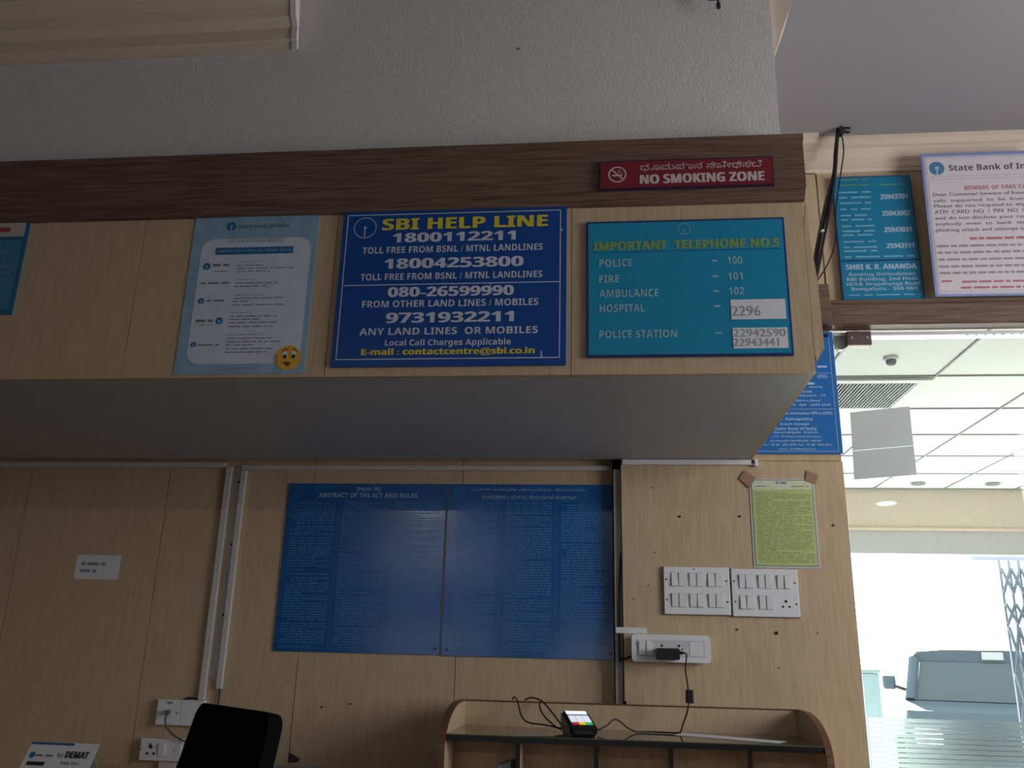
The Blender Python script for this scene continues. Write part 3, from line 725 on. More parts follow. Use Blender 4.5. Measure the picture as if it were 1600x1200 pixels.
# ---- navy help line board
x0, x1, z0, z1 = HELP_RECT; yf = F - 0.008
s = thing('help_line_board', 'navy blue help line board with yellow heading and white phone numbers', 'sign', ((x0 + x1) / 2, F, z0))
MB().box(x0, x1, yf, F - 0.0003, z0, z1, 0.001).build('panel', NAVY, s)
a, b, c, d = HELP_BORDER
MB().frame(a, b, c, d, yf - 0.0006, 0.0024).line(HELP_PTS[2][0], (HELP_PTS[2][1] + HELP_PTS[3][1]) / 2, HELP_PTS[3][0], (HELP_PTS[2][1] + HELP_PTS[3][1]) / 2, yf - 0.0006, 0.0024).build('border', LETW, s)
o = MB()
for i, (t, u0, u1, zz, h) in enumerate(HELP_W): MB().text(t, u0, u1, zz, h, yf - 0.0006, 0.026 if len(t) < 13 else 0.02).build('lettering', LETW, s)
o = MB()
for i, (t, u0, u1, zz, h) in enumerate(HELP_Y): MB().text(t, u0, u1, zz, h, yf - 0.0006, 0.028 if i == 0 else 0.024).build('yellow_lettering', LETY, s)
ring_emblem(HELP_PTS[0][0], HELP_PTS[0][1], yf - 0.0006, HELP_PTS[1][0] - HELP_PTS[0][0], LETW, s)
MB().disc(HELP_PTS[4][0], HELP_PTS[4][1], yf - 0.0007, 0.0028, 10).build('scuff', LETW, s)
MB().line(*HELP_PTS[5], *HELP_PTS[6], yf - 0.0007, 0.003).build('scuff', LETW, s)
MB().line(*HELP_PTS[7], *HELP_PTS[8], yf - 0.0007, 0.002).build('scuff', LETW, s)

# ---- teal emergency number board
x0, x1, z0, z1 = TEL_RECT
s = thing('emergency_number_board', 'teal board listing police, fire and ambulance numbers under the red sign', 'sign', ((x0 + x1) / 2, F, z0))
MB().box(x0, x1, yf, F - 0.0003, z0, z1, 0.001).build('edge', NAVYE, s)
MB().box(x0 + 0.0055, x1 - 0.0055, yf - 0.0008, yf + 0.0002, z0 + 0.0055, z1 - 0.0055).build('panel', TEAL, s)
y = yf - 0.0014
o = MB()
for t, u0, u1, zz, h in TEL_W: MB().text(t, u0, u1, zz, h, y, 0.014).build('lettering', LETT, s)
for k in range(5):
    p, q = TEL_DASH[2 * k], TEL_DASH[2 * k + 1]; zc = (p[1] + q[1]) / 2
    MB().wall_quad(p[0], q[0], zc - 0.0022, zc + 0.0022, y).build('dash', LETT, s)
o = MB()
for t, u0, u1, zz, h in TEL_Y: o.text(t, u0, u1, zz, h, y, 0.022)
o.build('heading', LETO, s)
MB().line(TEL_PTS[2][0], (TEL_PTS[2][1] + TEL_PTS[3][1]) / 2, TEL_PTS[3][0], (TEL_PTS[2][1] + TEL_PTS[3][1]) / 2, y, 0.0012).build('heading_underline', NAVYE, s)
ring_emblem(TEL_PTS[0][0], TEL_PTS[0][1], y, TEL_PTS[1][0] - TEL_PTS[0][0], LETT, s, 0.10)
for k, (a, b, c, d) in enumerate(TEL_PATCH):
    p = MB().box(a, b, y - 0.0006, y, c, d).build('pasted_paper', PAPERW, s)
    o = MB()
    for t, u0, u1, zz, h in (TEL_HAND[:1] if k == 0 else TEL_HAND[1:]): o.text(t, u0, u1, zz, h, y - 0.0012, -0.008)
    o.build('handwriting', mat('pencil_grey_green', (0.30, 0.36, 0.36), 0.7), p)

# ---- red no smoking plate
x0, x1, z0, z1 = SMOKE_RECT; yb = F - 0.036; yf2 = F - 0.045
s = thing('no_smoking_sign', 'small dark red no smoking sign on the walnut band', 'sign', ((x0 + x1) / 2, yb, z0))
MB().box(x0, x1, yf2, yb - 0.0003, z0, z1, 0.001).build('edge', mat('dark_purple_edge', (0.03, 0.012, 0.05), 0.4), s)
MB().box(x0 + 0.004, x1 - 0.004, yf2 - 0.0008, yf2 + 0.0002, z0 + 0.004, z1 - 0.004).build('panel', RED, s)
y = yf2 - 0.0014
MB().text(SMOKE_T[0][0], *SMOKE_T[0][1:], y, 0.028).build('lettering', PINKW, s)
t, u0, u1, zz, h = SMOKE_T[1]; t = t.replace('\u0cc7', '\u0cc6\u0cd5')
MB().text(t, u0, u1, zz - 0.004, h * 1.12, y, 0.012, bbox=True).build('kannada_lettering', PINKW, s)
ex, ez = SMOKE_PTS[0]; r = SMOKE_PTS[1][0] - ex
o = MB().ring(ex, ez, y, r * 0.84, r, 36)
c45 = math.cos(PI / 4) * r * 0.9
o.line(ex - c45, ez + c45, ex + c45, ez - c45, y, r * 0.16)
o.line(ex - r * 0.58, ez - r * 0.12, ex + r * 0.55, ez - r * 0.12, y - 0.0002, r * 0.2)
o.line(ex + r * 0.05, ez + r * 0.25, ex + r * 0.30, ez + r * 0.42, y, r * 0.1); o.line(ex + r * 0.30, ez + r * 0.42, ex + r * 0.15, ez + r * 0.62, y, r * 0.1); o.line(ex + r * 0.35, ez + r * 0.1, ex + r * 0.55, ez + r * 0.3, y, r * 0.1)
o.build('no_smoking_symbol', PINKW, s)

# ---- pale blue service poster
yp = F - 0.002
x0, x1, z0, z1 = SERV_RECT
s = thing('service_poster', 'pale blue paper poster with a yellow smiley, left of the navy board', 'poster', ((x0 + x1) / 2, F, z0))
MB().box(x0, x1, yp, F - 0.0003, z0, z1).build('sheet', PBLUE, s)
a, b, c, d = SERV_INNER
MB().rounded(a, b, c + 0.004, d - 0.01, yp - 0.0004, yp + 0.0001, 0.035).build('white_area', PWHITE, s)
y = yp - 0.0009
o = MB()
t, u0, u1, zz, h = SERV_T[0]; o.text(t, u0, u1, zz, h, y, 0.02)
for _, u0, u1, zz, h in SERV_DASH_A[:7]:
    o.words(u0, u1, zz, h * 0.8, y, 0.03)
o.build('lettering', INKG, s)
o = MB(); t, u0, u1, zz, h = SERV_T[1]; o.text(t, u0, u1, zz, h, y, 0.008); o.build('subheading', mat('purple_grey_ink', (0.26, 0.22, 0.28), 0.7), s)
o = MB()
for _, u0, u1, zz, h in SERV_DASH_C: o.words(u0, u1, zz, h * 0.8, y, 0.022)
o.build('small_print', mat('small_print_grey', (0.24, 0.24, 0.28), 0.7), s)
o = MB()
for _, u0, u1, zz, h in SERV_DASH_B + SERV_FOOT: o.words(u0, u1, zz, h * 0.8, y, 0.022)
o.build('blue_print', mat('pale_print_blue', (0.24, 0.38, 0.52), 0.6), s)
a, b, c, d = SERV_BAR
bar = MB().box(a, b, y, y + 0.0004, c, d).build('blue_bar', PBAR, s)
MB().words(a + 0.006, b - 0.006, (c + d) / 2 - 0.0025, 0.005, y - 0.0006, 0.03).build('bar_print', mat('bar_print_blue', (0.16, 0.30, 0.48), 0.6), bar)
for k in range(5):
    p, q = SERV_DISC[2 * k], SERV_DISC[2 * k + 1]
    roundel(p[0], p[1], y, q[0] - p[0], PBAR, PWHITE, s)
fx, fz = SERV_FACE[0]; r = SERV_FACE[1][0] - fx
e = MB().disc(fx, fz, y - 0.0003, r, 36, 1.02).build('smiley', EMOY, s)
o = MB()
for sx in (-0.28, 0.42): o.disc(fx + sx * r, fz + 0.24 * r, y - 0.0008, 0.30 * r, 20, 0.72)
o.build('eye_white', PAPERW, e)
o = MB()
for sx in (-0.26, 0.42): o.disc(fx + sx * r, fz + 0.10 * r, y - 0.0012, 0.17 * r, 16, 0.85)
for sx, tl in ((-0.25, 0.10), (0.45, -0.12)): o.line(fx + (sx - 0.2) * r, fz + (0.58 - tl) * r, fx + sx * r, fz + 0.70 * r, y - 0.0012, 0.06 * r); o.line(fx + sx * r, fz + 0.70 * r, fx + (sx + 0.2) * r, fz + (0.58 + tl) * r, y - 0.0012, 0.06 * r)
o.build('pupil', INKK, e)
o = MB()
V = [(fx - 0.38 * r, y - 0.0009, fz - 0.32 * r), (fx + 0.30 * r, y - 0.0009, fz - 0.36 * r), (fx + 0.12 * r, y - 0.0009, fz - 0.66 * r), (fx - 0.10 * r, y - 0.0009, fz - 0.68 * r)]
o.quad(*V); o.build('mouth', mat('dark_red_mouth', (0.18, 0.03, 0.02), 0.6), e)
MB().disc(fx - 0.92 * r, fz + 0.05 * r, y - 0.0006, 0.2 * r, 14, 0.6).disc(fx - 0.86 * r, fz - 0.30 * r, y - 0.0006, 0.16 * r, 14, 0.7).build('hand', mat('smiley_orange', (0.5, 0.2, 0.05), 0.5), e)

# ---- blue notice cut by the left edge of the view
s = thing('blue_notice', 'dark blue notice with a pale heading strip at the far left of the bulkhead', 'poster', (-1.75, F, 2.124))
MB().box(-1.95, -1.575, yp - 0.002, F - 0.0003, 2.124, 2.4155).build('sheet', mat('notice_dark_blue', (0.03, 0.14, 0.26), 0.45), s)
MB().box(-1.93, -1.590, yp - 0.0026, yp - 0.0019, 2.140, 2.345).build('blue_field', mat('notice_mid_blue', (0.05, 0.22, 0.40), 0.45), s)
st = MB().box(-1.94, -1.588, yp - 0.0026, yp - 0.0019, 2.356, 2.398).build('heading_strip', mat('notice_cream_strip', (0.55, 0.50, 0.44), 0.5), s)
MB().words(-1.93, -1.630, 2.370, 0.014, yp - 0.0032, 0.07).build('red_print', INKR, st)
o = MB()
for k in range(9): o.words(-1.92, -1.598, 2.325 - k * 0.021, 0.009, yp - 0.0032, 0.05, random.uniform(0.85, 1))
o.build('small_print', mat('notice_print', (0.12, 0.27, 0.42), 0.5), s)

# ---- the two glossy blue boards of printed rules under the bulkhead
yb = L - 0.006; y = yb - 0.0006
for k, (rect, cols, label) in enumerate(((RULES_RECT[0], RULES_COLS_A, 'glossy blue board of small print with an English heading, nearer the trunking'),
                                        (RULES_RECT[1], RULES_COLS_B, 'glossy blue board of small print with a Kannada heading, beside the pier'))):
    x0, x1, z0, z1 = rect
    s = thing('rules_board', label, 'notice board', ((x0 + x1) / 2, L, z0), 'glossy blue boards of printed rules')
    MB().box(x0, x1, yb, L - 0.0003, z0, z1, 0.0008).build('panel', BOARDB, s)
    o = MB(); ztop = cols[0][3] + 0.006
    o.frame(x0 + 0.010, x1 - 0.010, z0 + 0.012, z1 - 0.012, y, 0.0012).line(x0 + 0.010, ztop, x1 - 0.010, ztop, y, 0.0012)
    for cc, nn in zip(cols, cols[1:]):
        xm = (cc[1] + nn[0]) / 2; o.line(xm, z0 + 0.012, xm, ztop, y, 0.0012)
    o.build('ruled_lines', BOARDT, s)
    rnd = random.Random(20 + k)
    for (a, b, c, d) in cols:
        o = MB(); zz = d - 0.006
        while zz > c:
            ind = 0.02 if rnd.random() < 0.12 else 0.0
            o.words(a + 0.004 + ind, b - 0.002, zz, 0.0042, y, 0.022, 1.0 if rnd.random() > 0.14 else rnd.uniform(0.3, 0.8))
            zz -= 0.0088 if rnd.random() > 0.09 else 0.014
        o.build('small_print', BOARDT, s)
    o = MB()
    for t, u0, u1, zz, h in (RULES_T if k == 0 else RULES_K): MB().text(t, u0, u1, zz, h, y, 0.012, bbox=(k == 1)).build('heading', BOARDL, s)
    MB().ring(x0 + 0.040, z1 - 0.036, y, 0.012, 0.0145, 24).disc(x0 + 0.040, z1 - 0.036, y, 0.004, 12).build('emblem', BOARDT, s)
    for sx, sz in ((x0 + 0.02 if k else x0 + 0.012, z0 + 0.02), (x1 - 0.012, z0 + 0.02), (x0 + 0.012, z1 - 0.035), (x1 - 0.02, z1 - 0.035)):
        MB().cyl((sx, yb - 0.0001, sz), 'y', 0.004, 0.003, 12).build('screw', BLACKP, s)

# ---- mid blue officers board, half hidden by the bulkhead
x0, x1, z0, z1 = OFFI_RECT[0][0], OFFI_RECT[0][1], OFFI_RECT[0][2], 2.400
x0, x1, z0 = 0.37, 0.808, OFFI_RECT[0][2]
yb = -0.010; y = yb - 0.0006
s = thing('officers_board', 'mid blue officers board on the pier, half hidden behind the bulkhead', 'sign', ((x0 + x1) / 2, 0, z0))
MB().box(x0, x1, yb, -0.0003, z0, z1, 0.001).build('panel', OFFB, s)
o = MB(); lx = OFFI_L[6][0]
o.line(x0 + 0.015, OFFI_L[4][1], lx, OFFI_L[4][1], y, 0.0018).line(lx, OFFI_L[4][1], lx, z1 - 0.02, y, 0.0018).line(x0 + 0.015, OFFI_L[0][1], lx, OFFI_L[0][1], y, 0.0018).line(x0 + 0.015, OFFI_L[2][1], lx, OFFI_L[2][1], y, 0.0018)
o.build('border', BOARDL, s)
o = MB()
for t, u0, u1, zz, h in OFFI_T:
    o = MB()
    if t: o.text(t, u0, u1, zz, h, y, 0.02 if h > 0.009 else 0.012)
    else: o.words(u0, u1, zz, h * 0.8, y, 0.05)
    o.build('lettering', PALEL, s)
MB().cyl((x1 - 0.022, yb - 0.0001, 2.385), 'y', 0.006, 0.004, 12).build('screw', BLACKP, s)

# ---- yellow green laminated notice
x0, x1, z0, z1 = YEL_RECT[0]
s = thing('laminated_notice', 'yellow green laminated notice taped to the pier above the switches', 'notice', ((x0 + x1) / 2, 0, z0))
MB().box(x0, x1, -0.0025, -0.0003, z0, z1).build('laminate', LAMIN, s)
a, b, c, d = YEL_IN[0]
MB().box(a, b, -0.0031, -0.0024, c, d).build('dark_outline', INKG, s)
MB().box(a + 0.0025, b - 0.0025, -0.0036, -0.003, c + 0.0025, d - 0.0025).build('sheet', LGREEN, s)
MB().box(a + 0.0025, b - 0.0025, -0.0040, -0.0035, d - 0.034, d - 0.0025).build('pale_header', LGREENP, s)
o = MB(); rnd = random.Random(3); zz = d - 0.046
while zz > c + 0.012:
    o.words(a + 0.012, b - 0.012, zz, 0.0022, -0.0042, 0.03, 1.0 if rnd.random() > 0.25 else rnd.uniform(0.3, 0.8)); zz -= 0.0062
o.words(a + 0.012, a + 0.06, d - 0.024, 0.003, -0.0046, 0.03); o.words(b - 0.07, b - 0.012, d - 0.024, 0.003, -0.0046, 0.03)
o.build('small_print', GREENI, s)
xm = (a + b) / 2
em = MB().disc(xm - 0.014, d - 0.0105, -0.0046, 0.0055, 20).build('emblem', mat('pale_emblem_blue', (0.2, 0.36, 0.5), 0.5), s)
MB().text('SBI', xm - 0.005, xm + 0.016, d - 0.0145, 0.008, -0.0046, 0.024).build('lettering', INKG, s)
for q in (YEL_TAPE[:4], YEL_TAPE[4:]):
    MB().prism(q, 'y', -0.0056, -0.0048).build('tape', TAPE, s)

# ---- teal ombudsman board standing on the header
x0, x1, z0, z1 = TEAL_RECT[0]; z0 = 2.5035; yb = -0.022; y = yb - 0.0006
s = thing('ombudsman_board', 'tall teal board of contact numbers standing on the door header', 'sign', ((x0 + x1) / 2, -0.02, z0))
MB().box(x0, x1, yb, yb + 0.012, z0, z1, 0.001).build('edge', NAVYE, s)
MB().box(x0 + 0.004, x1 - 0.004, yb - 0.0008, yb + 0.0002, z0 + 0.002, z1 - 0.004).build('panel', TEALD, s)
y = yb - 0.0014
o = MB()
for t, u0, u1, zz, h in TEAL_T + TEAL_N: MB().text(t, max(u0, x0 + 0.01), min(u1, x1 - 0.008), zz, h, y, 0.024 if h > 0.014 else 0.016).build('lettering', BOARDL, s)
TPRINT = mat('teal_pale_print', (0.16, 0.40, 0.54), 0.5)
for _, u0, u1, zz, h in TEAL_D: MB().words(max(u0, x0 + 0.02), u1, zz, h * 0.62, y, 0.06).build('small_print', TPRINT, s)
o = MB()
for _, u0, u1, zz, h in TEAL_Y: o.words(max(u0, x0 + 0.02), u1, zz, h * 0.7, y, 0.05)
o.build('faded_heading', mat('faded_olive_print', (0.10, 0.27, 0.20), 0.5), s)
MB().wall_quad(x0 + 0.004, x1 - 0.004, TEAL_L[0][1] - 0.003, TEAL_L[0][1] + 0.003, y).build('dividing_line', NAVYE, s)

# ---- white fake call warning poster in a thick blue border, leaning out over the cornice
s = thing('warning_poster', 'large pinkish white warning poster with blue border above the glass door', 'poster', (1.38, -0.06, 2.5035))
M = Matrix.Translation((0, -0.066, 2.5035)) @ Matrix.Rotation(0.055, 4, 'X') @ Matrix.Translation((0, 0.066, -2.5035))
X0, X1, Z0, Z1 = FAKE_P[0][0], 1.565, 2.5037, FAKE_P[0][1] + 0.004
yb = -0.066; y = yb - 0.0008
MB().box(X0, X1, yb, yb + 0.005, Z0, Z1, 0.001).xf(M).build('backing_board', LILACB, s)
MB().rounded(X0 + 0.007, X1 - 0.007, Z0 + 0.006, Z1 - 0.012, yb - 0.0007, yb + 0.0002, 0.008).xf(M).build('pale_margin', mat('pale_lilac_margin', (0.42, 0.46, 0.66), 0.45), s)
MB().rounded(X0 + 0.012, X1 - 0.012, Z0 + 0.011, Z1 - 0.017, yb - 0.0014, yb - 0.0006, 0.006).xf(M).build('sheet', PINKP, s)
y = yb - 0.002
o = MB()
hz = FAKE_L[2][1]; bz = FAKE_L[3][1]
o.frame(X0 + 0.016, X1 - 0.016, hz, Z1 - 0.020, y, 0.0008).frame(X0 + 0.016, X1 - 0.016, Z0 + 0.018, bz, y, 0.0008)
o.xf(M).build('ruled_lines', INKG, s)
o = MB(); t, u0, u1, zz, h = FAKE_K[0]; o.text(t, u0, u1, zz, h, y, 0.02)
SOFTK = mat('soft_black_ink', (0.09, 0.08, 0.10), 0.7)
o.xf(M).build('lettering', SOFTK, s)
for t, u0, u1, zz, h in FAKE_B: MB().text(t, u0, u1, zz, h, y, 0.006).xf(M).build('lettering', SOFTK, s)
SOFTR = mat('soft_red_ink', (0.46, 0.16, 0.18), 0.7)
t, u0, u1, zz, h = FAKE_R[0]; MB().text(t, u0, u1, zz, h, y, 0.016).xf(M).build('red_lettering', SOFTR, s)
for _, u0, u1, zz, h in FAKE_RD: MB().words(u0, u1, zz, h * 0.75, y, 0.035).xf(M).build('red_lettering', SOFTR, s)
SOFTG = mat('soft_grey_ink', (0.30, 0.27, 0.31), 0.7)
for _, u0, u1, zz, h in FAKE_D: MB().words(u0, u1, zz, h * 0.72, y, 0.03).xf(M).build('small_print', SOFTG, s)
rx, rz = FAKE_L[0]; d = MB().disc(rx, rz, y, FAKE_L[1][0] - rx, 36).xf(M).build('emblem', mat('emblem_steel_blue', (0.06, 0.20, 0.38), 0.5), s)
rr = FAKE_L[1][0] - rx
MB().disc(rx, rz, y - 0.0005, rr * 0.28, 18).wall_quad(rx - rr * 0.10, rx + rr * 0.10, rz - rr * 0.97, rz, y - 0.0005).xf(M).build('keyhole', mat('emblem_pale_lilac', (0.45, 0.52, 0.66), 0.5), d)

# ================================================================ FITTINGS ON THE WALLS
def rocker(x0, x1, z0, z1, y, parent, on):
    h = (0.0022, 0.0055) if on else (0.0055, 0.0022)
    o = MB().hexa([(x0, y - h[0], z0), (x1, y - h[0], z0), (x1, y, z0), (x0, y, z0), (x0, y - h[1], z1), (x1, y - h[1], z1), (x1, y, z1), (x0, y, z1)], 0.0006, 1)
    return o.build('rocker_switch', WHITEP, parent)
def pin_holes(x, z, y, s, parent, name='socket_hole'):
    for dx, dz, r in ((0, 0.010, 0.0042), (-0.0095, -0.006, 0.0034), (0.0095, -0.006, 0.0034)):
        MB().cyl((x + dx * s, y + 0.0002, z + dz * s), 'y', r * s, 0.0008, 12).build(name, GAP, parent)
FXA = [(.118, .214), (.229, .327), (.392, .49), (.504, .592), (.673, .771), (.786, .878)]
FXB = [(.115, .20), (.216, .313), (.404, .494), (.511, .596), (.687, .778), (.798, .879)]
for k, (rect, fx, label) in enumerate(((SW[0], FXA, 'white plate of twelve rocker switches, joined to the plate with a socket'), (SW[1], FXB, 'white plate of ten rocker switches and a socket under the laminated notice'))):
    x0, x1, z0, z1 = rect; W_, H_ = x1 - x0, z1 - z0
    s = thing('switch_plate', label, 'switch plate', ((x0 + x1) / 2, 0, z0), 'white switch plates on the pier')
    MB().box(x0 - 0.001, x1 + 0.001, -0.006, -0.0003, z0 - 0.002, z1 + 0.001).build('metal_back_box', mat('grey_steel_box', (0.18, 0.18, 0.19), 0.5), s)
    MB().box(x0, x1, -0.0125, -0.0061, z0, z1, 0.0015).build('plate', WHITEP, s)
    for j, (fa, fb) in enumerate(fx):
        for row, (za, zb) in enumerate(((.13, .41), (.566, .846))):
            if k == 1 and row == 1 and j > 3: continue
            w_ = MB().box(x0 + fa * W_ - 0.0012, x0 + fb * W_ + 0.0012, -0.0131, -0.0124, z1 - zb * H_ - 0.0012, z1 - za * H_ + 0.0012).build('switch_surround', mat('switch_gap_grey', (0.34, 0.33, 0.34), 0.5) if (j + row + k) == 0 else bpy.data.materials['switch_gap_grey'], s)
            rocker(x0 + fa * W_, x0 + fb * W_, z1 - zb * H_, z1 - za * H_, -0.0132, w_, (j * 7 + row * 3 + k) % 4 != 0)
    if k == 1: pin_holes(x0 + .80 * W_, z1 - .745 * H_, -0.0126, 1.05, s)
    for fx_, fz_ in ((.04, .27), (.95, .29), (.045, .70), (.955, .73)):
        MB().cyl((x0 + fx_ * W_, -0.0124, z1 - fz_ * H_), 'y', 0.0032, 0.0012, 12).build('screw', mat('dull_screw', (0.12, 0.12, 0.13), 0.5) if (k == 0 and fx_ == .04) else bpy.data.materials['dull_screw'], s)
    if k == 0: MB().cyl((x0 + .47 * W_, -0.0124, z1 - .045 * H_), 'y', 0.0026, 0.001, 12).build('screw', bpy.data.materials['dull_screw'], s)

# ---- long extension box with two switches and sockets
x0, x1, z0, z1 = STRIP[0]; W_, H_ = x1 - x0, z1 - z0
s = thing('extension_box', 'long rounded white socket box below the switch plates', 'socket box', ((x0 + x1) / 2, 0, z0))
MB().box(x0 + 0.006, x1 - 0.006, -0.022, -0.0003, z0 + 0.006, z1 - 0.006).build('back_box', WHITEP, s)
MB().rounded(x0, x1, z0, z1, -0.034, -0.0221, 0.012).build('frame', WHITEP, s)
MB().box(x0 + .065 * W_, x1 - .07 * W_, -0.0350, -0.0339, z0 + .2 * H_, z1 - .2 * H_, 0.0008).build('inner_plate', mat('pale_grey_plastic', (0.60, 0.60, 0.62), 0.35), s)  # inner plate in a greyer plastic than its frame
for fa, fb in ((.09, .165), (.19, .265)):
    rocker(x0 + fa * W_, x0 + fb * W_, z0 + .24 * H_, z0 + .76 * H_, -0.0352, s, fa < .1)
for fx_ in (.385, .60): MB().cyl((x0 + fx_ * W_, -0.0349, z1 - .40 * H_), 'y', 0.0038, 0.001, 14).build('socket_hole', GAP, s)
for dz in (.52, .63): MB().cyl((x0 + .64 * W_, -0.0349, z1 - dz * H_), 'y', 0.0026, 0.001, 12).build('socket_hole', GAP, s)
MB().box(x0 + .735 * W_, x0 + .90 * W_, -0.0358, -0.0349, z0 + .25 * H_, z0 + .75 * H_, 0.0006).build('blank_module', WHITEP, s)
MB().tube([(x0 + 0.004, -0.012, z0 + 0.018), (x0 - 0.006, -0.012, z0 + 0.013), (0.057, -0.010, z0 + 0.006), (0.050, 0.011, z0 + 0.018), (0.052, 0.011, 1.50), (0.060, 0.010, 1.62)], 0.0035, 8).build('supply_cable', RUBBER, s)
a, b, c, d = LABELTAPE[0]
tag(MB().box(a - 0.012, b, -0.0015, -0.0004, c, d).build('paper_label', PAPERW), 'small blank white paper strip stuck above the extension box', 'label')

# ---- adapter plugged into it, with its lead and ferrite
x0, x1, z0, z1 = ADAPT[0]
s = thing('power_adapter', 'black plug adapter in the socket box, its lead dropping to the shelf', 'adapter', ((x0 + x1) / 2, -0.06, z0))
MB().rounded(x0, x1, z0, z1, -0.082, -0.0362, 0.006).build('body', BLACKP, s)
MB().cyl((x1 - 0.001, -0.07, z0 + 0.022), 'x', 0.005, 0.012, 12).build('strain_relief', RUBBER, s)
CORD = [(x1 + 0.010, -0.070, z0 + 0.022), (x1 + 0.020, -0.09, z0 + 0.016), (0.2481, -0.13, 1.2564), (0.253, -0.14, 1.201), (0.2525, -0.15, 1.1593), (0.2457, -0.15, 1.1283), (0.2341, -0.14, 1.0966), (0.2271, -0.125, 1.0735), (0.2100, -0.118, 1.0705), (0.1653, -0.11, 1.0705), (0.1305, -0.11, 1.0705), (0.0968, -0.12, 1.0705), (0.0716, -0.13, 1.0801), (0.0332, -0.14, 1.105), (0.0059, -0.16, 1.0874), (-0.022, -0.20, 1.0770)]
MB().tube(CORD, 0.0024, 8).build('lead', RUBBER, s)
x0, x1, z0, z1 = FERR[0]
MB().box(x0, x1, -0.152, -0.128, z0, z1, 0.004).build('ferrite_block', BLACKP, s)

# ---- white trunking
def trunking(name, label, boxes, m=TRUNK):
    o = MB()
    for b in boxes: o.box(*b, 0.0015)
    return tag(o.build(name, m), label, 'cable trunking')
trunking('cable_trunking', 'white vertical trunking running down to the upper socket plates', [(-1.378, -1.356, L - 0.014, L - 0.0005, 1.113, 1.922)])
t = thing('cable_trunking', 'open grey white trunking base with screws between two vertical strips', 'cable trunking', (-1.331, L, 1.18))
MB().box(-1.3415, -1.3205, L - 0.004, L - 0.0005, 1.18, 1.930).build('base_strip', TRUNK, t)
for z in (1.865, 1.64, 1.395): MB().cyl((-1.3265, L - 0.0041, z), 'y', 0.004, 0.002, 10).build('screw', GAP, t)
t = thing('cable_trunking', 'white vertical trunking ending in a black cable above the chair', 'cable trunking', (-1.308, L, 1.151))
MB().box(-1.3190, -1.2990, L - 0.016, L - 0.0005, 1.151, 1.908, 0.0015).build('channel', TRUNK, t)
MB().tube([(-1.306, L - 0.008, 1.16), (-1.3065, L - 0.008, 1.10), (-1.310, L - 0.008, 0.95)], 0.003, 8).build('cable_tail', RUBBER, t)
trunking('cable_trunking', 'horizontal trunking along the soffit above the paper note', [(-4.8, -1.383, L - 0.014, L - 0.0005, 1.919, 1.938)])
trunking('cable_trunking', 'horizontal trunking along the soffit above the blue boards', [(-1.318, 0.031, L - 0.014, L - 0.013 + 0.0125, 1.911, 1.928)])
t = thing('cable_trunking', 'pale trunking along the top of the bright pier, open at its end', 'cable trunking', (0.29, 0, 1.92))
MB().box(0.066, 0.512, -0.013, -0.0005, 1.9215, 1.9395, 0.0015).build('channel', WHITEP, t)
MB().box(0.5125, 0.524, -0.016, -0.0005, 1.916, 1.9405, 0.001).build('end_cap', WHITEP, t)
MB().box(0.503, 0.5124, -0.0138, -0.0131, 1.9245, 1.9385).build('open_end', GAP, t)

# ---- socket plates low on the left
s = thing('data_socket_plate', 'upper white socket plates with a plugged grey lead, half behind the chair', 'socket plate', (-1.44, L, 1.029))
for a, b in ((-1.517, -1.4345), (-1.4335, -1.350)):
    MB().box(a, b, L - 0.018, L - 0.0005, 1.030, 1.112, 0.002).build('plate', WHITEP, s)
MB().box(-1.4795, -1.463, L - 0.020, L - 0.0175, 1.098, 1.106).build('label_window', mat('grey_label_window', (0.3, 0.32, 0.4), 0.4), s)
MB().box(-1.479, -1.465, L - 0.032, L - 0.0182, 1.066, 1.079, 0.001).build('plug', mat('grey_plug', (0.12, 0.12, 0.13), 0.4), s)
MB().tube([(-1.472, L - 0.030, 1.068), (-1.469, L - 0.045, 1.050), (-1.462, L - 0.045, 1.030), (-1.440, L - 0.04, 1.005), (-1.405, L - 0.03, 0.985), (-1.36, L - 0.02, 0.975)], 0.003, 8).build('lead', mat('grey_lead', (0.07, 0.07, 0.08), 0.5), s)
for x in (-1.510, -1.441): MB().cyl((x, L - 0.0179, 1.071), 'y', 0.003, 0.001, 10).build('screw', METAL, s)
MB().tube([(-1.43, L - 0.008, 1.113), (-1.41, L - 0.008, 1.119), (-1.379, L - 0.008, 1.116)], 0.003, 6).build('bent_cable', RUBBER, s)
s = thing('power_socket_plate', 'lower white socket and switch plate left of the chair', 'socket plate', (-1.48, L, 0.917))
MB().box(-1.556, -1.412, L - 0.022, L - 0.0005, 0.918, 0.988, 0.002).build('plate', WHITEP, s)
MB().box(-1.430, -1.413, L - 0.0226, L - 0.0215, 0.921, 0.985).build('side_module', PAPERW, s)
pin_holes(-1.516, 0.948, L - 0.0225, 1.25, s)
MB().box(-1.523, -1.517, L - 0.0235, L - 0.0221, 0.958, 0.972).build('socket_slot', GAP, s)
rocker(-1.489, -1.466, 0.932, 0.974, L - 0.0222, s, True)
for x in (-1.550, -1.437): MB().cyl((x, L - 0.0219, 0.953), 'y', 0.003, 0.001, 10).build('screw', METAL, s)
trunking('cable_trunking', 'short white trunking dropping from the lower socket plate', [(-1.487, -1.43, L - 0.014, L - 0.0005, 0.60, 0.9165)])

